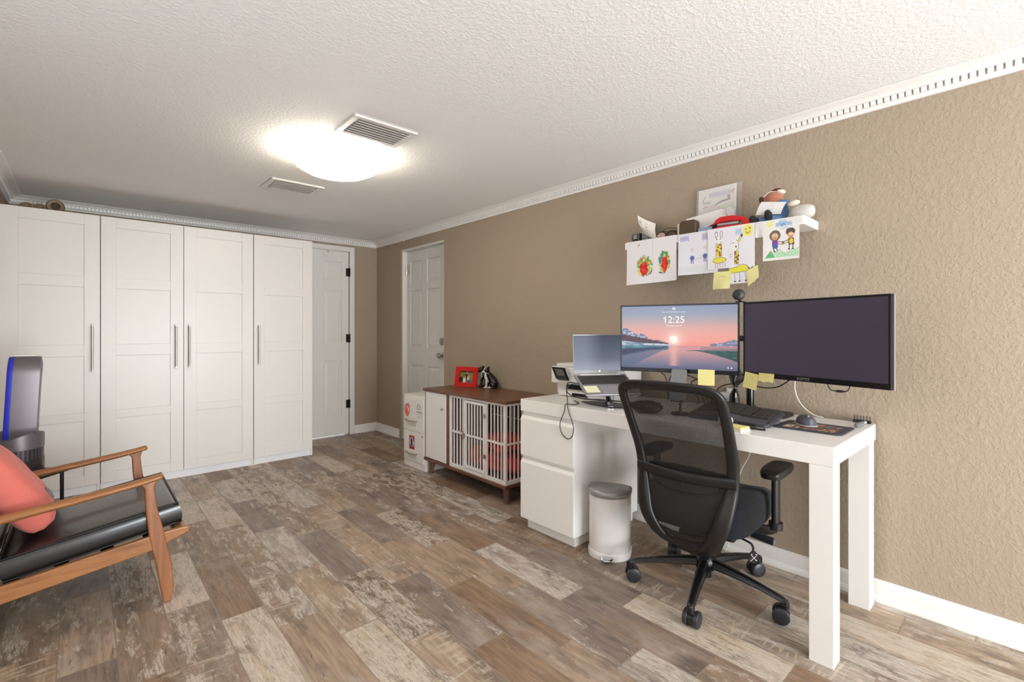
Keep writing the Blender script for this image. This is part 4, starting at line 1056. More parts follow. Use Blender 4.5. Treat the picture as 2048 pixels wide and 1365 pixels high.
# mouse
T = thing('mouse', 'dark grey wireless mouse with a pale underside on the pad', 'mouse', (2.268, .662, ZD + .0045))
mz = ZD + .0048; mr = R(32)
rings = []
for i in range(13):
    t = i / 12; a = -1 + 2 * t; ww = .033 * math.sqrt(max(.02, 1 - (abs(a)) ** 3.2)); hh = .038 * math.sqrt(max(.03, 1 - abs(a + .1) ** 2.6 / 1.3)); rg = []
    for j in range(15):
        an = math.pi * j / 14
        rg.append(Vector((2.268, .662, mz + .008)) + Matrix.Rotation(mr, 3, 'Z') @ Vector((a * .056, ww * math.cos(an), hh * math.sin(an) ** .75)))
    rings.append(rg)
obj('shell', MB().loft(rings, True, True), M['mousegrey'], T, smooth=60)
rings = []
for k, z in ((.86, 0), (1.02, .004), (1.03, .009)):
    rings.append([Vector((2.268, .662, mz + z)) + Matrix.Rotation(mr, 3, 'Z') @ Vector((.058 * k * math.copysign(abs(math.cos(q)) ** .7, math.cos(q)), .036 * k * math.copysign(abs(math.sin(q)) ** .7, math.sin(q)), 0)) for q in [2 * math.pi * j / 28 for j in range(28)]])
obj('underside', MB().loft(rings), M['mouselight'], T, smooth=50)
obj('scroll_wheel', MB().tube([Vector((2.268, .662, mz + .040)) + Matrix.Rotation(mr, 3, 'Z') @ Vector((-.030, q, 0)) for q in (-.003, .003)], .007, 14), M['mouselight'], T)
# marker, clip comb, pads, earbud case
T = thing('marker_pen', 'short grey marker pen lying at the near end of the desk', 'pen', (2.44, .505, ZD))
obj('barrel', MB().tube([(2.385, .512, ZD + .009), (2.392, .512, ZD + .0095), (2.44, .509, ZD + .0095), (2.475, .507, ZD + .0095)], [.006, .009, .009, .008], 14), M['phone'], T, smooth=40)
obj('cap', MB().tube([(2.475, .507, ZD + .0095), (2.508, .505, ZD + .009), (2.514, .505, ZD + .009)], [.006, .0055, .003], 12), M['whiteplastic'], T, smooth=40)
t = MB().box(2.534, .492, ZD, 2.548, .556, ZD + .012)
for i in range(6):
    y = .4945 + i * .0112; t.tube([(2.541, y, ZD + .010), (2.541, y, ZD + .026), (2.541, y + .0015, ZD + .031)], .0022, 6)
plant('cable_comb', t, M['black'], 'small black cable comb standing at the back corner of the desk', 'cable holder', (2.541, .523, ZD))
t = thing('note_pad', 'stack of yellow and white sticky notes at the front edge of the desk', 'note pad', (1.972, .826, ZD), R(-6))
obj('white_sheets', MB().box(-.036, -.038, 0, .036, .038, .010), M['paper'], t, local=True)
obj('yellow_sheets', MB().box(-.034, -.035, .0102, .036, .036, .018), M['sticky'], t, local=True)
plant('earbud_case', MB().ell((2.035, .898, ZD + .0225), (.022, .030, .022), nu=24, nv=14, pw=.8), M['whiteplastic'], 'small rounded white case on the desk just right of the chair back', 'case', (2.035, .898, ZD), smooth=70)
t = MB().tube([(2.030, .848, ZD + .005), (2.045, .742, ZD + .005)], .0045, 10)
pn = plant('pen', t, M['black'], 'black pen lying between the note pad and the keyboard', 'pen', (2.037, .795, ZD), smooth=40)
obj('clip', MB().box(2.040, .748, ZD + .009, 2.046, .782, ZD + .0105), M['chrome'], pn)
plant('headphone_pouch', lumpy((2.065, 1.30, ZD + .030), (.055, .075, .028), 21, .10), M['black'], 'black soft pouch on the desk, seen through the mesh chair back', 'pouch', (2.065, 1.30, ZD + .002), smooth=70)
T = thing('power_adapter', 'white flat power adapter on the wall behind the left monitor stand', 'power adapter', (2.55, 1.105, .84))
obj('body', MB().box(2.480, 1.070, .822, 2.560, 1.145, .848), M['whiteplastic'], T, bevel=.004)
obj('wall_plug', MB().box(2.560, 1.090, .800, 2.5745, 1.125, .868), M['whiteplastic'], T, bevel=.002)

# ============================================================ CABLES
def cable(name, pts, r, m, label, cat='cable', n_=40, group=None, sides=8):
    P_ = bez(pts, n_); mb = MB().tube(P_, r, sides); base = tuple(P_[-1])
    return plant(name, mb, m, label, cat, base, smooth=60, group=group)
e0 = LM @ deck(-.154, .105, -.006); e1 = LM @ deck(-.154, .09, -.006)
cable('charging_cable', [e0, e0 + Vector((-.035, .028, .004)), (2.005, 1.768, .845), (1.985, 1.745, .806), (1.938, 1.702, .7835), (1.919, 1.685, .770), (1.918, 1.672, .735), (1.920, 1.645, .670), (1.921, 1.655, .618), (1.921, 1.688, .598), (1.920, 1.730, .625), (1.919, 1.738, .675), (1.916, 1.705, .745), (1.914, 1.697, .780), (1.930, 1.690, .7830), (1.97, 1.688, .7755), (2.03, 1.70, .7745), (2.060, 1.740, .7745), (2.10, 1.79, .7745)], .0026, M['greycable'], 'grey cable looping down over the front edge of the desk by the pedestal', n_=90)
cable('laptop_cable', [e1, e1 + Vector((-.040, .030, .006)), (2.01, 1.772, .862), (2.02, 1.765, .822), (2.07, 1.70, .796), (2.14, 1.62, .792), (2.21, 1.53, .784), (2.30, 1.45, .7755), (2.34, 1.43, .7745)], .0028, M['cable'], 'black cable running from the left side of the laptop under it', n_=60)
for i, (pts, lab) in enumerate([
    ([(2.545, 1.52, .985), (2.54, 1.50, .930), (2.54, 1.47, .900), (2.54, 1.45, .80), (2.54, 1.44, .775)], 'thin black cable hanging left of the grey phone, nearest the printer'),
    ([(2.545, 1.43, .990), (2.54, 1.36, .935), (2.54, 1.27, .895), (2.535, 1.22, .80), (2.53, 1.20, .775)], 'black cable slanting down to the right behind the grey phone'),
    ([(2.49, 1.36, .985), (2.49, 1.40, .930), (2.49, 1.43, .86), (2.48, 1.42, .775)], 'black cable slanting down to the left behind the left monitor'),
    ([(2.50, 1.14, .975), (2.50, 1.19, .945), (2.50, 1.27, .905), (2.50, 1.29, .88), (2.50, 1.25, .80), (2.49, 1.25, .775)], 'bowed black cable between the grey phone and the first sticky note'),
    ([(2.49, 1.13, .965), (2.49, 1.18, .925), (2.49, 1.25, .885), (2.48, 1.21, .80), (2.47, 1.20, .775)], 'lower black cable between the grey phone and the first sticky note')]):
    cable('monitor_cable', pts, .0028, M['cable'], lab)
# hanging coil by the pole
T = thing('cable_bundle', 'coiled black cables tied with a silver tie, hanging left of the pole', 'cable bundle', (2.42, 1.03, ZD))
cxb, cyb = 2.400, 1.010
for i in range(6):
    q = (i - 2.5) * .006
    obj('loop', MB().tube(bez([(cxb + q, cyb + .030 - i * .006, .985), (cxb + q, cyb + .014, .920), (cxb + q * .6, cyb + .004, .895), (cxb + q, cyb + .020 - i * .002, .850), (cxb + q, cyb + .016 - i * .002, .800), (cxb + q, cyb - .002, .7885), (cxb + q, cyb - .022 + i * .002, .800), (cxb + q, cyb - .020 + i * .002, .850), (cxb + q * .6, cyb - .002, .897), (cxb + q, cyb - .012 - i * .005, .94), (cxb + q, cyb - .030 + i * .004, .985)], 60), .0028, 7), M['cable'], T, smooth=60)
obj('tie', MB().tube([Vector((cxb + .020 * math.cos(a), cyb + .002 + .014 * math.sin(a), .897 + .003 * math.cos(a))) for a in [2 * math.pi * i / 20 for i in range(20)]], .0022, 6, closed=True), M['steel'], T)
cable('black_cable', [(2.44, .985, .965), (2.46, .99, .92), (2.50, .93, .895), (2.51, .86, .90), (2.50, .80, .94), (2.45, .74, .985)], .0030, M['cable'], 'black cord curving past the pole under the two right notes', group=None)
cable('black_cable', [(2.53, 1.20, .775), (2.53, 1.15, .87), (2.52, 1.06, .905), (2.48, 1.00, .94), (2.475, .985, .965)], .0030, M['cable'], 'black cord rising from the left to the top of the pole')
cable('white_cable', [(2.420, .700, .985), (2.520, .782, .960), (2.525, .784, .930), (2.525, .784, .896), (2.528, .772, .850), (2.53, .745, .811), (2.535, .708, .783), (2.54, .67, .7745)], .0028, M['whitecable'], 'white cable arching down the wall under the right monitor')
T = thing('usb_cable', 'short black USB cable dangling below the brand name of the right monitor', 'cable', (2.40, .60, .91))
obj('lead', MB().tube(bez([(2.40, .627, .985), (2.40, .620, .950), (2.40, .607, .922), (2.40, .592, .9175), (2.40, .585, .9175)], 20), .0022, 8), M['cable'], T, smooth=60)
obj('plug', MB().box(2.395, .563, .912, 2.405, .585, .923).box(2.397, .553, .914, 2.403, .563, .921), M['black'], T, bevel=.001)
obj('lead', MB().tube(bez([(2.40, .553, .9175), (2.40, .540, .930), (2.40, .528, .985)], 10), .0022, 8), M['cable'], T, smooth=60)
cable('charger_lead', [(2.565, .965, .700), (2.562, .972, .640), (2.560, .980, .60), (2.555, 1.01, .52), (2.560, 1.06, .40), (2.55, 1.10, .10), (2.54, 1.12, .004)], .0022, M['whitecable'], 'thin pale lead hanging under the desk against the wall')

# ============================================================ WALL SHELF and what hangs from it
SX, SY0, SY1, SZ0, SZ = 2.378, .700, 1.640, 1.650, 1.690
plant('wall_shelf', MB().box(SX, SY0, SZ0, XR - .0005, SY1, SZ), M['desk'], 'narrow white floating shelf on the wall above the monitors', 'shelf', (2.47, 1.17, SZ0), bevel=.0015, seg=1)

def drawing(y0, y1, zt, zb, c, label, k=1, skew=0.0, bow=.004, skb=0.0, name='drawing'):
    """paper taped to the shelf front; y0 = its left edge as one faces the wall (larger y)"""
    def fn(u, v):
        y = y0 + (y1 - y0) * u + skew * v
        z = zt + (zb - zt) * v + skb * u * v
        x = SX - .0012 * k - .0006 - bow * v * v * np.sin(u * 5 + k) - .0002
        return np.stack([x, y, z], -1)
    o = c.mesh(name, fn, M['art']); return tag(o, label, 'drawing' if name == 'drawing' else 'sticky note')
def hand(c, cx, cy, rx, ry, flip=1):
    for _ in range(210):
        a = random.uniform(0, 6.28); r_ = random.uniform(.35, 1.0)
        x = cx + rx * r_ * math.cos(a); y = cy + ry * r_ * math.sin(a)
        t = math.sin(a)
        col = random.choice(['#3f9a56', '#93b84a', '#dcdc6a', '#2a7f86', '#e07b3c'] if t < .1 else ['#2c8389', '#dfe07a', '#a9c65a', '#e9cf5e'])
        c.ell(x, y, .020, .024, col, .8, .6, .5)
    for _ in range(120):
        a = random.uniform(0, 6.28); r_ = random.random() ** .6
        c.ell(cx - .01 * flip + rx * .48 * r_ * math.cos(a), cy + ry * .22 + ry * .62 * r_ * math.sin(a), .020, .028, random.choice(['#cf2a2c', '#d93b2e', '#c01f27', '#e2604a']), .9, .5, .3)
c = Canvas(.305, .255, '#e3dfe0')
c.line([(.245, .125), (.27, .095)], .010, '#7d7a7c')
hand(c, .375, .60, .150, .230); hand(c, .76, .56, .105, .235, -1)
c.line([(.46, .80), (.50, .77), (.52, .72)], .012, '#7a2f4a'); c.line([(.66, .78), (.72, .80)], .012, '#7a2f4a')
c._p(((np.abs(c.X - .545) < .004)).astype(float), '#c9c5c6', .8)
drawing(1.625, 1.312, 1.692, 1.440, c, 'white paper with two colourful painted hand prints, leftmost under the shelf', 1, bow=.006, skb=.008)
c = Canvas(.215, .215, '#dfdce2')
c.scrib(.05, .06, .28, .17, '#8d8cc0', 18, .006, .7); c.scrib(.62, .05, .82, .2, '#9a99b4', 16, .006, .6); c.scrib(.60, .05, .76, .19, '#8d8ca8', 9, .006, .5)
for x_, yy in ((.36, .60), (.68, .58)):
    c.ell(x_, yy, .055, .055, '#5457a8', .95, .4, .3); c.ell(x_, yy - .20, .05, .05, '#cfcbb8', .7, .6, .4)
    c.line([(x_ - .02, yy + .05), (x_ - .025, yy + .13)], .010, '#4a4c90'); c.line([(x_ + .02, yy + .05), (x_ + .025, yy + .13)], .010, '#4a4c90')
c.line([(.42, .62), (.52, .63), (.60, .61)], .004, '#8f8d96')
for i in range(46): c.line([(.04 + i * .02, .80 + random.uniform(-.03, .03)), (.045 + i * .02, .95)], .003, '#a9c4b2', .6)
drawing(1.300, 1.085, 1.686, 1.470, c, 'pale drawing of two small blue figures on grass, second from the left', 2)
# giraffes: a sheet and a longer sheet in front
c = Canvas(.215, .285, '#e2dee2')
GY, GB, GK = '#e4d94c', '#8a4a2c', '#35322e'
c.line([(.0, .0), (.0, .0)], .001, GK)
def neck(x0, x1, y0, y1):
    c.rect(x0, y0, x1, y1, '#e3cf55')
    for i in range(7): c.ell(random.uniform(x0, x1), y0 + (y1 - y0) * (i + .5) / 7, .022, .018, GB, .9, .3)
    c.line([(x0, y0), (x0, y1)], .003, GK); c.line([(x1, y0), (x1, y1)], .003, GK)
neck(.185, .30, .285, .50)
c.ell(.24, .215, .062, .075, '#e9e6e2'); c.ring(.24, .225, .062, .062, .0025, GK, 20, 160)
for s in (-1, 1):
    c.ring(.24 + .055 * s, .115, .024, .055, .003, GK); c.ell(.24 + .040 * s, .195, .012, .010, '#1a1a1a')
c.ell(.255, .565, .145, .048, GY, 1, .1); c.ring(.255, .565, .145, .050, .0032, GK)
for i in range(5): c.line([(.17 + i * .052, .615), (.165 + i * .055, .70 - .012 * (i > 1))], .0035, '#6a6766')
c.ell(.855, .115, .105, .105, '#e6dd5c', .9, .25, .15); c.ell(.815, .095, .012, .012, GK); c.ell(.895, .080, .012, .012, GK); c.ring(.857, .125, .042, .040, .0035, GK, 15, 165)
c.scrib(.60, .06, .73, .17, '#9db6dd', 12, .004, .8)
drawing(1.137, .908, 1.690, 1.486, Canvas(.229, .204, '#e2dee2'), 'plain white sheet behind the giraffe drawing, its lower left edge showing', 3, bow=.002)
# one canvas for the giraffe sheet, hanging lower on the right
c2 = Canvas(.229, .285, '#e2dee2')
yy = c.a; ny = int(c2.ny * 1.0)
ix = np.clip((np.arange(c2.nx) / c2.nx * c.nx).astype(int), 0, c.nx - 1); iy = np.clip((np.arange(c2.ny) / c2.ny * c.ny).astype(int), 0, c.ny - 1)
c2.a = c.a[iy][:, ix].copy(); c = c2
neck(.585, .665, .44, .665)
c.ell(.60, .345, .085, .095, '#e6e2de'); c.ring(.60, .345, .072, .095, .003, GK, -70, 90); c.ell(.615, .365, .017, .014, '#1a1a1a')
c.line([(.66, .285), (.72, .19)], .012, GY); c.line([(.655, .275), (.71, .18)], .003, GK); c.line([(.685, .29), (.745, .20)], .003, GK); c.ell(.735, .185, .022, .030, '#5d4a40')
for q in ((.50, .30), (.545, .295), (.575, .295), (.50, .49), (.50, .53)): c.ell(q[0], q[1], .010, .007, GK)
c.ring(.62, .565, .035, .04, .003, GK)
c.poly([(.46, .735), (.60, .71), (.72, .69), (.84, .70), (.87, .75), (.85, .80), (.50, .815), (.46, .79)], '#e2d947')
c.line([(.46, .735), (.62, .715), (.66, .685), (.76, .68), (.84, .70), (.87, .75), (.85, .80), (.50, .815), (.455, .79), (.46, .735)], .0035, GK)
c.line([(.87, .74), (.90, .775), (.96, .735)], .009, '#6b5348')
for x0, x1 in ((.575, .60), (.69, .70), (.80, .83)): c.line([(x0, .815), (x1, .955)], .003, GK); c.ell(x1 - .01, .960, .022, .012, '#3b3533')
A_ = c.a.copy()
cols_cut = int(c.nx * .47)
# left part of the sheet is torn off short: keep the right part full length
cl = Canvas(.108, .204, '#e2dee2'); iy = np.arange(int(c.ny * .716)); cl.ny, cl.nx = len(iy), cols_cut; cl.a = A_[:len(iy), :cols_cut]
cr_ = Canvas(.121, .285, '#e2dee2'); cr_.ny, cr_.nx = c.ny, c.nx - cols_cut; cr_.a = A_[:, cols_cut:]
o1 = drawing(1.137, 1.0295, 1.6902, 1.4862, cl, 'sheet with a small yellow giraffe with two horns, centre of the shelf front', 4, bow=.0012)
o2 = drawing(1.0290, .908, 1.6902, 1.405, cr_, 'long sheet with a tall yellow giraffe and a smiling sun', 4, bow=.0012, skb=.002)
c = Canvas(.035, .072, '#dedad6'); drawing(.906, .871, 1.690, 1.617, c, 'small blank white paper strip between the giraffe and the two friends drawings', 3, bow=.002)
c = Canvas(.152, .188, '#e3e0da')
c.ell(.20, .11, .085, .075, '#e6e07c', .8, .3, .2); c.scrib(.36, .10, .80, .19, '#5b93c8', 30, .005, .8); c.scrib(.45, .04, .66, .13, '#8fb9dc', 16, .006, .7); c.scrib(.50, .20, .70, .27, '#8fb9dc', 12, .005, .6)
c.line([(.5, .12), (.53, .18), (.58, .12), (.62, .18)], .006, '#3f79b5')
c.ell(.34, .40, .145, .125, '#5a4a3e', .9, .12); c.ell(.34, .42, .092, .085, '#d7a27c', 1, .1); c.ring(.34, .40, .145, .125, .005, '#3d332c')
c.ell(.76, .345, .125, .095, '#4c3d33', .95, .1, .2); c.ell(.77, .43, .085, .075, '#dda97f', 1, .1)
for x_ in (.30, .38): c.ell(x_, .40, .024, .026, '#efe6dc'); c.ell(x_, .405, .010, .012, '#2a2320')
for x_ in (.745, .80): c.ell(x_, .41, .02, .024, '#efe6dc'); c.ell(x_, .415, .009, .011, '#2a2320')
c.ring(.34, .445, .035, .02, .004, '#b2352c', 0, 180); c.ring(.775, .455, .03, .02, .004, '#5a3a2c', 0, 180)
c.poly([(.26, .525), (.42, .525), (.42, .63), (.26, .63)], '#7a4a9a'); c.poly([(.26, .63), (.43, .63), (.41, .72), (.28, .72)], '#4b67a6')
c.poly([(.70, .50), (.85, .50), (.86, .66), (.71, .66)], '#4a3a2e'); c.ell(.78, .575, .055, .065, '#e2c93f')
c.line([(.42, .55), (.56, .57), (.70, .54)], .009, '#6d4a3a'); c.line([(.42, .60), (.55, .63), (.71, .58)], .009, '#7e5646'); c.ell(.56, .585, .03, .025, '#6a4535')
for x_ in (.30, .39): c.line([(x_, .72), (x_ + .015, .78)], .010, '#3c3430'); c.ell(x_ + .03, .79, .03, .018, '#2f2a28')
for x_ in (.73, .83): c.line([(x_, .66), (x_ - .005, .75)], .010, '#3c3430'); c.ell(x_ - .01, .76, .03, .016, '#2f2a28')
c.poly([(.06, .93), (.22, .76), (.32, .86), (.40, .78), (.46, .74), (.62, .88), (.70, .84), (.80, .76), (.88, .79), (.98, .74), (.98, .93)], '#bfe0c4')
c.poly([(.06, .93), (.22, .76), (.34, .93)], '#4fae66', .9)
for i in range(26): c.line([(.36 + i * .024, .93), (.40 + i * .023, .80 + .02 * (i % 3))], .003, '#63b878', .8)
c.line([(.06, .93), (.22, .76), (.32, .86), (.46, .74), (.62, .88), (.70, .84), (.80, .76), (.88, .79), (.98, .74)], .0035, '#6a6d62')
drawing(.872, .719, 1.6895, 1.501, c, 'drawing of two children holding hands on green hills, rightmost under the shelf', 2, bow=.001)
plant('clear_tape', MB().box(SX - .0034, .708, 1.660, SX - .0005, .760, 1.686), M['sleeve'], 'strip of clear tape on the shelf front near its right end', 'tape', (SX - .002, .734, 1.66))
c = Canvas(.085, .085, '#e2da98'); c.line([(.3, .3), (.5, .25), (.65, .32)], .008, '#8f8a68'); c.line([(.3, .5), (.7, .5)], .005, '#b0aa80', .6); c.line([(.35, .8), (.38, .6), (.6, .62), (.62, .85)], .005, '#b9b389', .6)
drawing(1.104, 1.018, 1.470, 1.384, c, 'square sticky note hanging below the small giraffe sheet', 5, skew=.008, bow=.003, name='sticky_note')
c = Canvas(.055, .085, '#e0d896')
def fn(u, v):
    y = .943 + (.893 - .943) * u - .006 * v + .0 * u; z = 1.463 + .022 * u - .078 * v * (1 - .25 * u) + .002
    return np.stack([SX - .0075 - .004 * v, y, z], -1)
tag(c.mesh('sticky_note', fn, M['art']), 'slanted sticky note at the lower right corner of the tall giraffe sheet', 'sticky note')

# paper in a clear sleeve, leaning on the wall above the shelf
c = Canvas(.213, .262, '#e2ddd8')
c.scrib(.28, .10, .86, .20, '#a9aabf', 40, .004, .8); c.line([(.86, .16), (.93, .10), (.90, .19)], .008, '#d08a7c')
c.line([(.20, .16), (.13, .23), (.14, .28), (.26, .31), (.33, .28)], .009, '#8f958c', .8); c.ell(.23, .295, .11, .03, '#b5bba8', .8, .3)
c.line([(.48, .36), (.62, .31), (.84, .28)], .016, '#8b8f80', .8); c.ell(.80, .235, .04, .035, '#8f9088', .9); c.line([(.52, .33), (.84, .30)], .006, '#5f6258')
c.rect(.14, .37, .38, .43, '#e0d3cc'); c.line([(.13, .39), (.26, .375)], .008, '#c26a5e'); c.line([(.34, .38), (.46, .36), (.44, .42)], .006, '#b9bd92')
c.poly([(.56, .40), (.92, .36), (.94, .50), (.57, .52)], '#d3d8c0'); c.line([(.55, .40), (.56, .50)], .006, '#7f8a6c'); c.line([(.2, .56), (.5, .52)], .008, '#e6dcae')
o = c.mesh('paper', lambda u, v: np.stack([2.556 - .014 * v + 0 * u, 1.276 - .208 * u, 1.953 - .262 * v + 0 * u], -1), M['art'])
tag(o, 'white paper with faint writing and sketches, standing in a clear sleeve above the shelf', 'drawing')
sl = MB().add([(2.5555 - .014 * v - kk, 1.286 - .246 * u, 1.955 - .264 * v) for kk in (.0012, .0022) for v in (0, 1) for u in (0, 1)], [(0, 2, 3, 1), (4, 5, 7, 6), (0, 1, 5, 4), (2, 6, 7, 3), (0, 4, 6, 2), (1, 3, 7, 5)])
plant('plastic_sleeve', sl, M['sleeve'], 'clear plastic sleeve around the paper above the shelf', 'plastic sleeve', (2.545, 1.163, SZ + .0005))

# things standing on the shelf
c = Canvas(.105, .150, '#9a958c', .0014)
for i in range(11): c.line([(q / 12, .12 + i * .08 + .05 * math.sin(q * .9 + i)) for q in range(13)], .010, '#5e5952' if i % 2 else '#c7c1b6', .9)
T = thing('notebook', 'grey marbled notebook standing at the left end of the shelf', 'notebook', (2.50, 1.568, SZ + .0005))
obj('cover', MB().prism([Vector((2.512, 1.568 + a, SZ + .066 + q)) for a, q in rrect(.105, .130, .028)], (.010, 0, 0)), M['phone'], T)
o = c.mesh('cover_pattern', lambda u, v: np.stack([2.5114 + 0 * u, 1.568 + (.0515 - .103 * u) * np.sqrt(np.clip(1 - (np.clip(.22 - v, 0, 1) / .22) ** 2, .12, 1)), SZ + .130 - .128 * v], -1), M['print'], T)
T = thing('card_box', 'small black box with a pale emblem beside the marbled notebook', 'box', (2.455, 1.600, SZ + .0005))
obj('box', MB().box(2.440, 1.583, SZ + .001, 2.468, 1.639, SZ + .062), M['blackgloss'], T, bevel=.001)
c = Canvas(.040, .050, '#0c0b0c', .0013)
for i in range(5): c.line([(.2, .12 + i * .1), (.8, .12 + i * .1)], .016, '#cfc8c0')
for i in range(4): c.line([(.25 + i * .17, .1), (.25 + i * .17, .55)], .014, '#cfc8c0')
c.ell(.5, .85, .16, .05, '#b9b2aa', .9)
c.mesh('emblem', plane((2.4393, 1.631, SZ + .057), (0, -1, 0), (0, 0, -1), .040, .050), M['print'], T)
c = Canvas(.13, .13, '#e5e0d6', .0013)
for i in range(9):
    x0 = random.uniform(.2, .8); y0 = random.uniform(.2, .8); c.ring(x0, y0, random.uniform(.06, .14), random.uniform(.05, .12), .007, '#7d786e', random.uniform(0, 90), random.uniform(200, 360))
    c.line([(x0, y0), (x0 + random.uniform(-.2, .2), y0 + random.uniform(-.2, .2))], .006, '#8b857a')
def fn(u, v):
    P00, P10, P11, P01 = (np.array(q) for q in ((2.455, 1.604, 1.862), (2.455, 1.483, 1.792), (2.450, 1.468, 1.694), (2.450, 1.560, 1.752)))
    P = (P00 * ((1 - u) * (1 - v))[..., None] + P10 * (u * (1 - v))[..., None] + P11 * (u * v)[..., None] + P01 * ((1 - u) * v)[..., None])
    P[..., 0] -= .018 * np.sin(np.pi * v) ; P[..., 1] += .010 * np.sin(np.pi * u); return P
tag(c.mesh('doodle_paper', fn, M['art']), 'curled white paper covered in doodles, propped beside the marbled notebook', 'drawing')
T = thing('sunglasses', 'pair of glasses with pinkish lenses lying on the shelf left of the brown pouch', 'glasses', (2.44, 1.41, SZ + .0005))
obj('lens', MB().ell((2.425, 1.432, SZ + .020), (.006, .026, .019)), mat('pinkish_lens', '#b98d80', .2), T, smooth=70)
obj('lens', MB().ell((2.430, 1.372, SZ + .020), (.006, .026, .019)), M['brown'], T, smooth=70)
obj('frame', MB().tube([Vector((2.425, 1.432 + .027 * math.cos(a), SZ + .0215 + .0195 * math.sin(a))) for a in [2 * math.pi * i / 20 for i in range(20)]], .0022, 6, closed=True).tube([Vector((2.430, 1.372 + .027 * math.cos(a), SZ + .0215 + .0195 * math.sin(a))) for a in [2 * math.pi * i / 20 for i in range(20)]], .0022, 6, closed=True).tube([(2.427, 1.405, SZ + .026), (2.428, 1.399, SZ + .026)], .0022, 6), M['bronze'], T)
obj('temple', MB().tube(bez([(2.425, 1.459, SZ + .024), (2.47, 1.462, SZ + .05), (2.52, 1.45, SZ + .058), (2.545, 1.44, SZ + .045)], 16), .0022, 6), M['bronze'], T)
obj('temple', MB().tube(bez([(2.430, 1.345, SZ + .024), (2.47, 1.36, SZ + .048), (2.52, 1.40, SZ + .055), (2.545, 1.42, SZ + .040)], 16), .0022, 6), M['bronze'], T)
cable('thin_cord', [(2.45, 1.452, SZ + .004), (2.46, 1.448, SZ + .045), (2.465, 1.425, SZ + .066), (2.47, 1.385, SZ + .062), (2.495, 1.350, SZ + .054), (2.505, 1.345, SZ + .003)], .0016, M['black'], 'thin black cord arching over the glasses on the shelf', 'cord')
T = thing('leather_pouch', 'dark brown leather pouch with a flap, standing on the shelf', 'pouch', (2.46, 1.285, SZ + .0005))
r_ = []
for x, k in ((2.435, .88), (2.442, 1.0), (2.475, 1.0), (2.484, .88)):
    r_.append([Vector((x, 1.283 + a * k - .08 * q * .2, SZ + .0425 + q * k)) for a, q in rrect(.100, .084, .020)])
obj('body', MB().loft(r_), M['brown'], T, smooth=40)
obj('flap_side', MB().loft([[Vector((x, 1.331 + a, SZ + .041 + q)) for a, q in rrect(.020, .066, .009)] for x in (2.440, 2.480)]), M['furpale'], T, smooth=40)
obj('strap', MB().tube(bez([(2.495, 1.330, SZ + .012), (2.50, 1.360, SZ + .026), (2.505, 1.395, SZ + .040), (2.51, 1.415, SZ + .034)], 16), (.010), 8, flat=.3), M['brown'], T, smooth=50)
# big folded white sheet behind
sh_ = MB().add([(2.50, 1.318, SZ + .020), (2.49, 1.318, SZ + .104), (2.51, 1.130, SZ + .130), (2.515, 1.062, SZ + .118), (2.50, 1.060, SZ + .078), (2.485, 1.225, SZ + .010)], [(0, 1, 2, 3, 4, 5)])
T = plant('folded_sheet', sh_, M['paper'], 'large blank white sheet lying slanted between the brown pouch and the red stapler', 'paper', (2.50, 1.22, SZ + .0005))
q = T.modifiers.new('thick', 'SOLIDIFY'); q.thickness = .0012
ov = [Vector((2.500, 1.080, SZ + .100)) + Vector((0, .020 * math.cos(a) + .008 * math.sin(a), .030 * math.sin(a))) for a in [2 * math.pi * i / 20 for i in range(20)]]
obj('curled_corner', MB().loft([ov, [p + Vector((-.004, -.004, 0)) for p in ov]]), mat('grey_card', '#cfcac8', .85), T)  # curled corner in a greyer tone than the sheet
plant('blue_box', MB().box(2.440, 1.150, SZ + .001, 2.49, 1.222, SZ + .030), mat('pale_blue_card', '#8f9fc0', .7), 'small pale blue box between the brown pouch and the red stapler', 'box', (2.465, 1.19, SZ + .001), bevel=.001)
# red staple gun
T = thing('stapler', 'bright red heavy duty stapler with a black grip lying on the shelf', 'stapler', (2.46, 1.05, SZ + .0005))
xs_ = lambda x, P_: [Vector((x, y, SZ + z)) for y, z in P_]
top_ = [(1.150, .030), (1.128, .060), (1.105, .072), (1.04, .070), (.985, .052), (.958, .030), (.958, .012), (.985, .010), (1.000, .036), (1.05, .044), (1.10, .044), (1.132, .038)]
obj('upper_handle', MB().prism(xs_(2.440, top_), (.035, 0, 0)), M['redplastic'], T, bevel=.004)
obj('lower_body', MB().prism(xs_(2.443, [(1.170, .002), (1.165, .016), (1.09, .026), (1.00, .020), (.960, .0105), (.960, .002)]), (.030, 0, 0)), M['redplastic'], T, bevel=.003)
obj('chrome_rail', MB().prism(xs_(2.446, [(1.125, .030), (1.120, .040), (1.015, .037), (1.015, .026)]), (.024, 0, 0)), M['chrome'], T, bevel=.001)
obj('grip', MB().prism(xs_(2.445, [(1.180, .012), (1.168, .034), (1.140, .046), (1.128, .036), (1.150, .018)]), (.026, 0, 0)), M['black'], T, bevel=.003)
# plush dog lying back, holding a card between its paws
T = thing('plush_toy', 'brown plush dog in a blue shirt with black feet, sitting on the shelf', 'plush toy', (2.48, .87, SZ + .0005))
obj('head', MB().ell((2.490, .868, SZ + .125), (.036, .046, .034), (R(-15), 0, 0)), M['fur'], T, smooth=80)
obj('hair_tuft', MB().ell((2.485, .852, SZ + .158), (.020, .026, .012), (R(-10), 0, 0)), M['furdark'], T, smooth=80)
obj('muzzle', MB().ell((2.478, .830, SZ + .150), (.016, .022, .011), (R(15), 0, 0)), M['furpale'], T, smooth=80)
obj('ear', MB().ell((2.478, .912, SZ + .118), (.012, .013, .027), (R(-22), 0, 0)), M['furdark'], T, smooth=80)
obj('nape_stitching', MB().tube(bez([(2.462, .900, SZ + .135), (2.456, .875, SZ + .152), (2.458, .845, SZ + .150)], 12), .002, 6), M['furpale'], T)
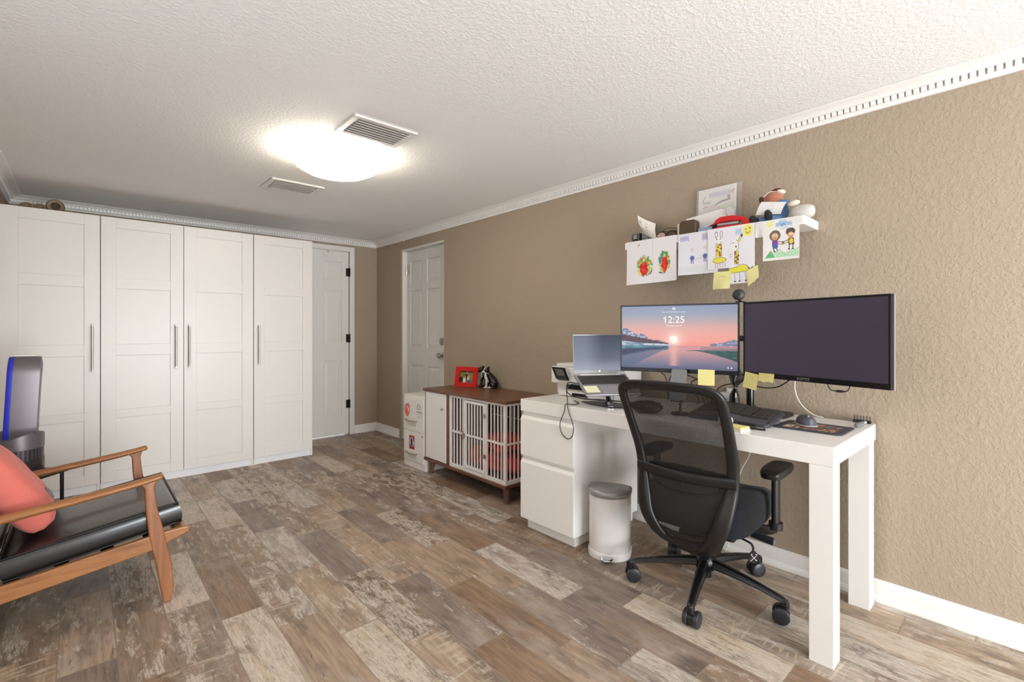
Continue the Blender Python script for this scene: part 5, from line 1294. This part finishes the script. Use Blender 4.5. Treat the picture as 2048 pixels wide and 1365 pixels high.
obj('shirt', MB().ell((2.510, .852, SZ + .060), (.032, .048, .045), (R(8), 0, 0)), M['bluecloth'], T, smooth=80)
obj('sleeve', MB().tube([(2.495, .865, SZ + .098), (2.480, .820, SZ + .094), (2.478, .795, SZ + .088)], [.018, .017, .014], 12), M['bluecloth'], T, smooth=80)
obj('paw', MB().ell((2.476, .774, SZ + .083), (.013, .027, .014), (R(-8), 0, 0)), M['furpale'], T, smooth=80)
obj('trouser_leg', MB().tube([(2.505, .850, SZ + .026), (2.475, .905, SZ + .022), (2.455, .925, SZ + .022)], [.022, .019, .017], 12), M['bluecloth'], T, smooth=80)
obj('trouser_leg', MB().tube([(2.505, .830, SZ + .026), (2.475, .855, SZ + .024), (2.452, .872, SZ + .026)], [.022, .019, .017], 12), M['bluecloth'], T, smooth=80)
obj('foot', MB().tube([(2.455, .925, SZ + .017), (2.446, .944, SZ + .030), (2.444, .952, SZ + .046)], [.015, .017, .012], 12), M['shoe'], T, smooth=80)
obj('foot', MB().ell((2.440, .872, SZ + .036), (.014, .018, .030), (R(-12), 0, 0)), M['shoe'], T, smooth=80)
c = Canvas(.11, .068, '#e3dfdc', .0014); c.ring(.5, .5, .1, .15, .012, '#b7b2b8', 0, 200); c.line([(.4, .35), (.55, .3), (.6, .42)], .010, '#a9a8b5')
tag(c.mesh('paper_card', lambda u, v: np.stack([2.444 - .006 * np.sin(np.pi * v) + 0 * u, .905 - .112 * u + .026 * v, SZ + .110 - .022 * u - .060 * v + .008 * u * v], -1), M['art']), 'white paper card held in front of the brown plush dog', 'card')
# white rounded night light at the end
t = MB(); rings = []
for i in range(15):
    a = -1.5 + 3.0 * i / 14
    rings.append([Vector((2.480, .738 - .050 * math.sin(a) * 1.0, SZ + .036)) + Vector((.033 * math.cos(a) ** .55 * math.cos(q), 0, .035 * math.cos(a) ** .55 * math.sin(q))) for q in [2 * math.pi * j / 24 for j in range(24)]])
t.loft(rings)
plant('night_light', t, mat('pale_grey_plastic_shell', '#c4bfb8', .4), 'rounded pale grey capsule shaped lamp at the right end of the shelf', 'lamp', (2.48, .738, SZ + .001), smooth=70)

# ============================================================ OFFICE CHAIR
T = thing('office_chair', 'black office chair with a mesh back, turned to the desk', 'office chair', (2.110, 1.022, 0), R(4))
Lq = dict(local=True)
def LT(p): return Vector(p)
star0 = -19.5 - 4
for k_ in range(5):
    a = R(star0 + 72 * k_); dx, dy = math.cos(a), math.sin(a); pd_ = Vector((-dy, dx, 0)); dr_ = Vector((dx, dy, 0))
    rings = []
    for r_, z_, hw, hh in ((.020, .128, .028, .040), (.10, .124, .026, .034), (.20, .113, .021, .026), (.285, .099, .0175, .020), (.325, .090, .0165, .018), (.343, .084, .014, .014), (.350, .078, .006, .008)):
        rings.append([dr_ * r_ + Vector((0, 0, z_)) + pd_ * (hw * math.copysign(abs(math.cos(q)) ** .55, math.cos(q)) * (1.0 if math.sin(q) < 0 else .72)) + Vector((0, 0, hh * .5 * math.copysign(abs(math.sin(q)) ** .6, math.sin(q)))) for q in [2 * math.pi * j / 18 for j in range(18)]])
    lg = obj('leg', MB().loft(rings).cyl(dr_ * .334 + Vector((0, 0, .084)), dr_ * .334 + Vector((0, 0, .060)), .0155, .0165, 16), M['blackgloss'], T, smooth=50, **Lq)
    # caster: twin wheels under a hood, swivelled
    sw_ = a + R([75, 60, 100, 80, 110][k_]); wv = Vector((math.cos(sw_), math.sin(sw_), 0)); fv = Vector((-wv.y, wv.x, 0)); cc = dr_ * .334 + fv * .014 + Vector((0, 0, .0322))
    ca_ = obj('caster', MB().tube([cc + wv * q for q in (-.012, .012)], .026, 20).cyl(dr_ * .334 + Vector((0, 0, .066)), cc + Vector((0, 0, .010)), .0075, n=10), M['black'], lg, smooth=40, **Lq)
    for s in (-1, 1):
        obj('wheel', MB().tube([cc + wv * (s * q) for q in (.0125, .014, .028, .031, .032)], [.030, .032, .032, .028, .012], 24), M['casterblue'], ca_, smooth=35, **Lq)
obj('hub', MB().lathe([(.001, .098), (.042, .098), (.047, .106), (.046, .138), (.036, .152), (.031, .158), (.001, .158)], (0, 0, 0), 28), M['blackgloss'], T, smooth=40, **Lq)
obj('gas_lift', MB().cyl((0, 0, .060), (0, 0, .255), .0255, n=24).cyl((0, 0, .255), (0, 0, .33), .014, n=20), M['black'], T, smooth=40, **Lq)
obj('tilt_mechanism', MB().box(-.10, -.075, .300, .12, .075, .345).box(-.175, -.05, .270, -.09, .05, .315), M['black'], T, bevel=.010, **Lq)
# seat cushion: superellipse with a waterfall front
rings = []
for z_, k2 in ((.338, .90), (.345, .965), (.375, 1.0), (.420, 1.0), (.450, .97), (.464, .88), (.468, .60), (.466, .2)):
    rg = []
    for j in range(48):
        q = 2 * math.pi * j / 48; x = .255 * k2 * math.copysign(abs(math.cos(q)) ** .45, math.cos(q)) + .015; y = .238 * k2 * math.copysign(abs(math.sin(q)) ** .42, math.sin(q))
        dz_ = -.035 * max(0, (x - .10) / .16) ** 2 * (1 if z_ > .40 else .25) + .020 * (abs(y) / .24) ** 3 * (1 if z_ > .44 else 0) * k2 - .010 * max(0, -(x + .05) / .2) * 0
        rg.append(Vector((x, y, z_ + dz_)))
    rings.append(rg)
obj('seat', MB().loft(rings), M['seatfab'], T, smooth=50, **Lq)
obj('seat_pan', MB().box(-.19, -.19, .322, .22, .19, .343), M['black'], T, bevel=.012, **Lq)
# backrest surface
BZT = [(.19, -.085), (.235, -.160), (.28, -.215), (.32, -.245), (.38, -.262), (.45, -.252), (.55, -.225), (.65, -.245), (.75, -.295), (.85, -.350), (.93, -.396), (.975, -.420), (1.02, -.445)]
HWT = [(.19, .045), (.215, .085), (.235, .108), (.27, .138), (.32, .164), (.38, .190), (.45, .206), (.55, .217), (.65, .223), (.75, .227), (.85, .229), (.915, .226), (.945, .212), (.962, .188), (.972, .155)]
def itp(Tb, z):
    if z <= Tb[0][0]: return Tb[0][1]
    for (a, p), (c_, q) in zip(Tb, Tb[1:]):
        if z <= c_: return p + (q - p) * (z - a) / (c_ - a)
    return Tb[-1][1]
def bxs(z): 
    return sum(itp(BZT, z + d) for d in (-.03, -.015, 0, .015, .03)) / 5
def bsurf(y, z, off=0.0):                                         # the back wraps forward a little towards its sides
    return Vector((bxs(z) + .35 * y * y + off, y, z))
out = []
for z_ in [q for q, _ in HWT]: out.append((-itp(HWT, z_), z_))
out += [(-.10, .9765), (0, .9785), (.10, .9765)]
out += [(itp(HWT, z_), z_) for z_ in reversed([q for q, _ in HWT])]
oc = bez([Vector((0, y, z)) for y, z in out] + [Vector((0, out[0][0], out[0][1]))], 150)[:-1]
rf = []
for p in oc:
    t_ = .020 + .003 * min(1, max(0, (.85 - p.z) / .3)) + .009 * min(1, max(0, (.56 - p.z) / .12))
    rf.append((t_, .015 if p.z > .3 else .017))
ctr = []
for i, p in enumerate(oc):                                        # pull the tube centre line inwards by its half width
    a_, b_ = oc[i - 1], oc[(i + 1) % len(oc)]; t_ = (b_ - a_); t_ = Vector((0, t_.y, t_.z)).normalized(); nn = Vector((0, -t_.z, t_.y))
    if nn.dot(Vector((0, -p.y, .6 - p.z))) < 0: nn = -nn
    ctr.append(p + nn * rf[i][0])
rings = []
m_ = len(ctr)
for i, p in enumerate(ctr):
    a_, b_ = ctr[i - 1], ctr[(i + 1) % m_]; t_ = Vector((0, b_.y - a_.y, b_.z - a_.z)).normalized(); nn = Vector((0, -t_.z, t_.y))
    w1, d1 = rf[i]; rg = []
    for j in range(14):
        q = 2 * math.pi * j / 14; s_ = math.copysign(abs(math.cos(q)) ** .7, math.cos(q)) * w1; o_ = math.copysign(abs(math.sin(q)) ** .8, math.sin(q)) * d1
        pp = p + nn * s_; rg.append(bsurf(pp.y, pp.z, o_))
    rings.append(rg)
rings.append(rings[0])
fr_ = obj('backrest_frame', MB().loft(rings, True, False), M['black'], T, smooth=60, **Lq)
# cross bar
rings = []
for i in range(25):
    y = -.212 + .424 * i / 24; zc = .575 - .012 * math.cos(y / .212 * 1.5)
    rings.append([bsurf(y, zc + .023 * math.sin(q), -.012 + .010 * math.cos(q)) for q in [2 * math.pi * j / 12 for j in range(12)]])
obj('cross_bar', MB().loft(rings), M['black'], T, smooth=60, **Lq)
# mesh panel in its opening, with UVs in metres
def inner(z): return max(.02, itp(HWT, z) - .030)
def panel(name, z0, z1, m_, off=.004, shrink=0.0, nu=28, nv=40):
    V, Fq = [], []
    for j in range(nv + 1):
        z = z0 + (z1 - z0) * j / nv; hw = inner(min(z, .94)) - shrink
        for i in range(nu + 1): y = -hw + 2 * hw * i / nu; V.append(bsurf(y, z, off))
    Fq = [(j * (nu + 1) + i, j * (nu + 1) + i + 1, (j + 1) * (nu + 1) + i + 1, (j + 1) * (nu + 1) + i) for j in range(nv) for i in range(nu)]
    mb = MB().add(V, Fq); o = obj(name, mb, m_, T, smooth=80, **Lq)
    uv = o.data.uv_layers.new(name='UVMap'); co = o.data.vertices
    for lp in o.data.loops: p = co[lp.vertex_index].co; uv.data[lp.index].uv = (p.y + 1, p.z * 1.1)
    return o
panel('mesh_panel', .235, .952, M['mesh'], .003)
# lumbar pad behind the mesh: a smile-shaped plate
rings = []
for i in range(29):
    y = -.165 + .33 * i / 28; k2 = math.sqrt(max(0.02, 1 - (abs(y) / .168) ** 3)); zt_, zb_ = .605 - .012 * (y / .165) ** 2, .600 - .100 * k2
    rings.append([bsurf(y, zb_, .012), bsurf(y, zt_, .012), bsurf(y, zt_, .028), bsurf(y, zb_, .028)])
obj('lumbar_pad', MB().loft(rings), M['black'], T, smooth=40, **Lq)
rings = []
for i in range(29):
    y = -.150 + .30 * i / 28; k2 = math.sqrt(max(0.02, 1 - (abs(y) / .153) ** 3)); zb_ = .565 - .062 * k2
    rings.append([bsurf(y, zb_, -.012), bsurf(y, .560, -.012), bsurf(y, .560, .010), bsurf(y, zb_, .010)])
lp_ = obj('lumbar_housing', MB().loft(rings), M['meshdark'], T, smooth=40, bevel=.003, **Lq)
obj('lumbar_slot', MB().box(bxs(.53) - .016, -.006, .520, bxs(.53) - .010, .006, .545), M['slot'], lp_, **Lq)
obj('spine', MB().loft([[Vector((x0, y, z0)) for y, z0 in ((-w0, z_ - .012), (w0, z_ - .012), (w0, z_ + .012), (-w0, z_ + .012))] for x0, w0, z_ in ((-.10, .045, .292), (-.17, .050, .272), (-.205, .060, .270))]), M['black'], T, bevel=.004, **Lq)
# lower hem band of the back
rings = []
for i in range(25):
    y = -.150 + .30 * i / 24; zc = .345 - .035 * math.cos(y / .15 * 1.45)
    rings.append([bsurf(y, zc + .016 * math.sin(q), .002 + .006 * math.cos(q)) for q in [2 * math.pi * j / 10 for j in range(10)]])
obj('lower_band', MB().loft(rings), M['black'], T, smooth=60, **Lq)
# armrests
for s in (-1, 1):
    ar = obj('armrest', MB().tube(bez([(.03, .14 * s, .330), (.05, .235 * s, .322), (.068, .270 * s, .335)], 12), (.022, .012), 10).tube([(.068, .272 * s, .330), (.068, .272 * s, .360)], .027, 20).tube([(.068, .272 * s, .350), (.068, .272 * s, .570)], [(.0235, .016)] * 2, 20, up=(1, 0, 0)), M['black'], T, smooth=45, **Lq)
    pl = []
    for z_, k2 in ((.566, .80), (.570, .95), (.582, 1.0), (.592, 1.0), (.599, .93), (.601, .6)):
        pl.append([Vector((.075 + .125 * k2 * math.copysign(abs(math.cos(q)) ** .5, math.cos(q)), .276 * s + .045 * k2 * math.copysign(abs(math.sin(q)) ** .6, math.sin(q)), z_ - .004 * abs(math.cos(q)))) for q in [2 * math.pi * j / 32 for j in range(32)]])
    obj('arm_pad', MB().loft(pl), M['black'], ar, smooth=45, **Lq)
lv = obj('tension_lever', MB().tube([(-.045, -.07, .325), (-.058, -.175, .338), (-.060, -.215, .334)], .0065, 10), M['black'], T, smooth=40, **Lq)
obj('lever_grip', MB().tube([(-.060, -.212, .3345), (-.060, -.216, .334), (-.061, -.295, .325), (-.061, -.300, .3245)], [.012, .0155, .0155, .013], 18), M['seatfab'], lv, smooth=40, **Lq)
obj('grip_cap', MB().tube([(-.061, -.300, .3245), (-.061, -.303, .3242)], [.0125, .0115], 18), M['phone'], lv, smooth=40, **Lq)
lv = obj('height_lever', MB().tube(bez([(-.10, -.06, .325), (-.112, -.15, .329), (-.125, -.222, .322), (-.128, -.240, .312), (-.128, -.243, .292)], 20), .0045, 10), M['black'], T, smooth=40, **Lq)
td = [(-.0, .296), (-.010, .288), (-.020, .268), (-.021, .256), (-.012, .246), (.0, .243), (.012, .246), (.021, .256), (.020, .268), (.010, .288)]
fx = Vector((math.cos(R(-55)), math.sin(R(-55)), 0)); bxp = Vector((-.128, -.244, 0)); nv_ = Vector((-fx.y, fx.x, 0)) * -1
tg = obj('lever_tag', MB().loft([[bxp + fx * a + nv_ * kk + Vector((0, 0, z)) for a, z in td] for kk in (-.004, .004)]), M['black'], lv, bevel=.0015, **Lq)
ic = MB()
for (a0, z0_, a1, z1_) in ((-.010, .277, .010, .256), (.010, .277, -.010, .256), (-.006, .282, -.012, .279), (.006, .282, .012, .279), (-.008, .256, -.013, .253), (.006, .256, .012, .258)):
    for kk in (-.0046, .0046): ic.tube([bxp + fx * a0 + nv_ * kk + Vector((0, 0, z0_)), bxp + fx * a1 + nv_ * kk + Vector((0, 0, z1_))], .0013, 6)
obj('tag_symbol', ic, M['whiteplastic'], lv, **Lq)

# ============================================================ LOUNGE CHAIR
YN_, YF_ = 2.546, 3.215
T = thing('lounge_chair', 'teak lounge chair with black leather cushions in the left foreground', 'armchair', (-.05, 2.88, 0))
def xz(poly, y, th): return MB().prism([(x, y - th / 2, z) for x, z in poly], (0, th, 0))
for y in (YN_, YF_):
    front = [(.262, 0), (.288, 0), (.300, .06), (.291, .17), (.266, .30), (.240, .42), (.232, .505), (.240, .535), (.180, .530), (.196, .505), (.200, .42), (.212, .30), (.236, .17), (.252, .06)]
    obj('leg', xz(front, y, .030), M['teakleg'], T, bevel=.006, seg=3, label='front leg')
    back = [(-.545, 0), (-.520, 0), (-.470, .16), (-.415, .34), (-.385, .455), (-.430, .455), (-.455, .34), (-.505, .17)]
    obj('leg', xz(back, y, .030), M['teakleg'], T, bevel=.006, seg=3, label='back leg')
    s = 1 if y > 2.9 else -1
    # arm: a flat, softly curved board swelling towards the back
    pts = [(.262, y, .548), (.246, y, .545), (.20, y, .536), (.10, y, .5215), (-.05, y, .503), (-.20, y, .486), (-.32, y, .474), (-.42, y, .468), (-.47, y, .468)]
    P_ = bez(pts, 40); n_ = len(P_); rs = []
    for i, p in enumerate(P_):
        t = i / (n_ - 1); wv_ = .020 + .008 * math.sin(t * 3.0); hv = .0115 + .005 * min(1, t * 1.6)
        if i < 3: wv_ *= (.62, .85, .95)[i]; hv *= (.55, .8, .95)[i]
        rs.append((hv, wv_))
    obj('arm', MB().tube(P_, rs, 16, up=(0, 0, 1)), M['teak'], T, smooth=60)
    rail = [(.352, .307), (.360, .300), (.352, .284), (.300, .264), (.222, .237), (-.22, .177), (-.49, .140), (-.50, .205), (-.22, .243), (.215, .300), (.27, .306), (.33, .309)]
    obj('side_rail', xz(rail, y, .024), M['teak'], T, bevel=.005, seg=3)
obj('front_rail', MB().prism([(x, YN_ + .013, z) for x, z in ((.300, .272), (.338, .282), (.350, .300), (.338, .308), (.300, .302))], (0, YF_ - YN_ - .026, 0)), M['teak'], T, bevel=.005)
obj('back_rail', MB().prism([(x, YN_ + .013, z) for x, z in ((-.47, .150), (-.44, .154), (-.44, .20), (-.47, .196))], (0, YF_ - YN_ - .026, 0)), M['teak'], T, bevel=.004)
for i in range(5):
    x = -.34 + i * .14; z = .226 + (x + .22) * .134
    obj('webbing_strap', MB().box(x - .022, YN_ + .013, z - .012, x + .022, YF_ - .013, z - .009), M['black'], T)
# back frame (outside the picture, but built)
for y in (2.615, 3.145):
    obj('back_upright', MB().tube([(-.235, y, .190), (-.395, y, .47), (-.560, y, .745)], [.016, .017, .013], 12, flat=.8), M['teak'], T, smooth=50)
for i in range(5):
    t = .16 + i * .20; obj('back_slat', MB().tube([(-.245 - .315 * t, y_, .19 + .555 * t) for y_ in (2.615, 3.145)], (.014, .006), 10), M['teak'], T, smooth=50)
def cushion(name, O, Ux, Uy, Uz, lx, ly, lz, par, m_=None, pw=.30, puff=.010):
    """box cushion: Ux long axis, Uz up; crowned faces and piping"""
    O, Ux, Uy, Uz = (Vector(q) for q in (O, Ux, Uy, Uz)); Ux.normalize(); Uy.normalize(); Uz.normalize()
    nx, ny = 22, 22
    def P3(u, v, k2):
        rx = abs(2 * u - 1) ** 8; ry = abs(2 * v - 1) ** 8
        ins = .012 * (rx + ry) * 0
        z = (lz / 2 + puff * (1 - (2 * u - 1) ** 4) * (1 - (2 * v - 1) ** 4)) * k2
        return O + Ux * ((u) * lx) + Uy * ((v - .5) * ly) + Uz * z
    mb = MB()
    mb.grid(nx, ny, lambda u, v: P3(u, v, 1)); mb.grid(nx, ny, lambda u, v: P3(u, v, -1))
    ol = [(u, 0) for u in [i / nx for i in range(nx)]] + [(1, v) for v in [i / ny for i in range(ny)]] + [(1 - i / nx, 1) for i in range(nx)] + [(0, 1 - i / ny) for i in range(ny)]
    def side(a, k3):
        u, v = a; p = O + Ux * (u * lx) + Uy * ((v - .5) * ly) + Uz * (lz / 2 * k3)
        bul = .008 * (1 - k3 * k3); d = Vector((0, 0, 0))
        if u == 0: d -= Ux
        if u == 1: d += Ux
        if v == 0: d -= Uy
        if v == 1: d += Uy
        return p + d * bul
    mb.loft([[side(a, k3) for a in ol] for k3 in (-1, -.6, 0, .6, 1)], True, False)
    o = obj(name, mb, m_ or M['leather'], par, smooth=75)
    me = o.data; b = bmesh.new(); b.from_mesh(me); bmesh.ops.remove_doubles(b, verts=b.verts, dist=.0005); bmesh.ops.recalc_face_normals(b, faces=b.faces); b.to_mesh(me); b.free()
    for k3 in (-1, 1):
        ring = [O + Ux * (u * lx) + Uy * ((v - .5) * ly) + Uz * (lz / 2 * k3) for u, v in ol]
        obj('piping', MB().tube(ring, .0038, 8, closed=True), M['piping'], o, smooth=80)
    return o
sl = Vector((1, 0, .152)).normalized(); su = Vector((-.152, 0, 1)).normalized()
cushion('seat_cushion', Vector((-.215, 2.872, .240)) + su * .045, sl, (0, 1, 0), su, .552, .600, .084, T)
bl = Vector((-.52, 0, .854)).normalized(); bu = Vector((.854, 0, .52)).normalized()
cushion('back_cushion', Vector((-.225, 2.868, .350)) - bu * .045 + bl * .012, bl, (0, 1, 0), bu, .475, .585, .095, T)

# coral pillow leaning on the back cushion
T = thing('pillow', 'coral pink cotton pillow leaning in the lounge chair', 'pillow', (-.16, 2.80, .36))
pmx = Matrix.Translation((-.215, 2.815, .540)) @ Euler((R(0), R(-31), R(4))).to_matrix().to_4x4()
def pil(u, v, s):
    a, b_ = 2 * u - 1, 2 * v - 1
    ed = (1 - abs(a) ** 3.4) * (1 - abs(b_) ** 3.4); th = .070 * max(0, ed) ** .36 + .002
    th += (.0018 * math.sin(7 * a + 3 * b_) + .0012 * math.sin(11 * b_ - 5 * a)) * ed * (1 - abs(a) ** 2)
    kr = 1 - .13 * abs(a * b_) ** 3; pin = kr - .06 * (1 - abs(b_) ** 2); pin2 = kr - .06 * (1 - abs(a) ** 2)
    return pmx @ Vector((s * th, a * .185 * pin, b_ * .205 * pin2))
mb = MB().grid(34, 34, lambda u, v: pil(u, v, 1)); mb.grid(34, 34, lambda u, v: pil(u, v, -1))
o = obj('cover', mb, M['pink'], T, smooth=90)
b = bmesh.new(); b.from_mesh(o.data); bmesh.ops.remove_doubles(b, verts=b.verts, dist=.0045); bmesh.ops.recalc_face_normals(b, faces=b.faces); b.to_mesh(o.data); b.free()
obj('printed_patch', MB().ell(pmx @ Vector((.0725, -.02, -.10)), (.006, .022, .028), (0, R(-27), 0), 20, 10), M['patch'], T, smooth=80)

# ============================================================ FAN on a small black side table
FXc, FYc, TZ = -.245, 3.585, .425
T = thing('side_table', 'small black tubular side table carrying the fan, behind the lounge chair', 'side table', (FXc + .02, FYc - .02, 0))
tm = Matrix.Translation((FXc + .002, FYc - .020, 0)) @ Euler((0, 0, R(-42))).to_matrix().to_4x4()
obj('tabletop', MB().prism([tm @ Vector((a, q, TZ - .014)) for a, q in rrect(.30, .28, .03)], (0, 0, .012)), M['black'], T, bevel=.003)
for s in (-1, 1):
    obj('leg', MB().tube([tm @ p for p in bez([(-.125, .115 * s, .006), (-.125, .115 * s, .33), (-.120, .115 * s, TZ - .045), (-.085, .115 * s, TZ - .022), (.0, .115 * s, TZ - .0205)], 24)], .0075, 12), M['blackgloss'], T, smooth=60, label='bent tube leg')
    obj('leg', MB().tube([tm @ Vector((.125, .105 * s, .004)), tm @ Vector((.125, .105 * s, TZ - .014))], .0085, 12), M['black'], T, smooth=60, label='straight leg')
    obj('runner', MB().tube([tm @ Vector((-.125, .115 * s, .008)), tm @ Vector((.125, .105 * s, .008))], .0075, 10), M['blackgloss'], T, smooth=60)
T = thing('fan', 'purple grey bladeless loop fan with a blue rim, in front of the wardrobes', 'fan', (FXc, FYc, TZ - .001))
r0 = .098
obj('base', MB().lathe([(.001, TZ - .001), (r0 - .004, TZ - .001), (r0, TZ + .004), (r0, TZ + .075), (.001, TZ + .075)], (FXc, FYc, 0), 48), M['nickeldark'], T, smooth=40)
gr = MB().lathe([(.001, TZ + .0755), (r0 - .003, TZ + .0755), (r0 - .003, TZ + .135), (.001, TZ + .135)], (FXc, FYc, 0), 48)
k = NT('perforated_intake'); x_, y_, z_ = k.xyz(k.pos())[:3]
an = k.math('MULTIPLY', k.math('ARCTAN2', k.math('SUBTRACT', y_, FYc), k.math('SUBTRACT', x_, FXc)), 34.0)
hl = k.math('LESS_THAN', k.math('ADD', k.math('SINE', an), k.math('SINE', k.math('MULTIPLY', z_, 1100.0))), .35)
k.put(k.b.inputs['Base Color'], k.mix(hl, hx('#141215'), hx('#5c5659'))); k.b.inputs['Metallic'].default_value = .4; k.b.inputs['Roughness'].default_value = .4
obj('air_intake', gr, k.m, T, smooth=40)
# collar with a wavy top edge
rings = []
for kk, zf in ((0, None), (1, None), (2, None)):
    rg = []
    for j in range(64):
        a = 2 * math.pi * j / 64; wave = TZ + .205 + .016 * math.cos(2 * (a - R(138))) 
        if kk == 0: rg.append(Vector((FXc + r0 * math.cos(a), FYc + r0 * math.sin(a), TZ + .1352)))
        elif kk == 1: rg.append(Vector((FXc + r0 * math.cos(a), FYc + r0 * math.sin(a), wave)))
        else: rg.append(Vector((FXc + (r0 - .02) * math.cos(a), FYc + (r0 - .02) * math.sin(a), wave + .006)))
    rings.append(rg)
obj('collar', MB().loft(rings), M['nickel'], T, smooth=50)
# loop: stadium ring swept, its axis along ax_
axv = Vector((1, .015, 0)).normalized(); wv_ = Vector((-axv.y, axv.x, 0))
def loopring(hw, z0, z1, n=20):
    pts = []
    for i in range(n + 1): a = math.pi * i / n; pts.append((hw * math.cos(a), z1 - hw + hw * math.sin(a)))
    for i in range(n + 1): a = math.pi + math.pi * i / n; pts.append((hw * math.cos(a), z0 + hw + hw * math.sin(a)))
    return pts
LO, LI = loopring(.088, TZ + .165, 1.038), loopring(.062, TZ + .205, 1.010)
def lean(a): return .030 * 0
def LP(pt, q): return Vector((FXc, FYc, 0)) + wv_ * pt[0] + axv * (q * .86 + .028 * ((pt[1] - TZ) / .6) + .004) + Vector((0, 0, pt[1]))
mb = MB(); nL = len(LO)
prof_ = [(0, -.066, 1.0), (0, -.060, 1.012), (0, .040, 1.012), (0, .062, .985), (1, .068, 1.0), (1, -.045, 1.0), (1, -.064, 1.03)]
rings = []
for src, q, sc_ in prof_:
    S_ = LO if src == 0 else LI; cz = sum(p[1] for p in S_) / nL
    rings.append([LP((p[0] * sc_, cz + (p[1] - cz) * (1 + (sc_ - 1) * .3)), q) for p in S_])
rings.append(rings[0]); mb.loft(rings, True, False)
Lp = obj('loop', mb, M['nickel'], T, smooth=50)
mb = MB(); rings = []
for src, q, sc_ in ((0, -.053, 1.018), (0, -.074, 1.016), (0, -.078, .98), (1, -.078, 1.02), (1, -.060, .99)):
    S_ = LO if src == 0 else LI; cz = sum(p[1] for p in S_) / nL
    rings.append([LP((p[0] * sc_, cz + (p[1] - cz) * (1 + (sc_ - 1) * .3)), q) for p in S_])
mb.loft(rings, True, False)
obj('blue_rim', mb, M['blue'], Lp, smooth=50)
tq = LP((0, 1.0405), -.004)
plant('remote_control', MB().obox(tq + Vector((0, 0, .0045)), (.098, .020, .007), (0, 0, math.atan2(axv.y, axv.x))), M['steel'], 'thin silver remote control lying on top of the fan loop', 'remote control', tuple(tq + Vector((0, 0, .001))), bevel=.002)
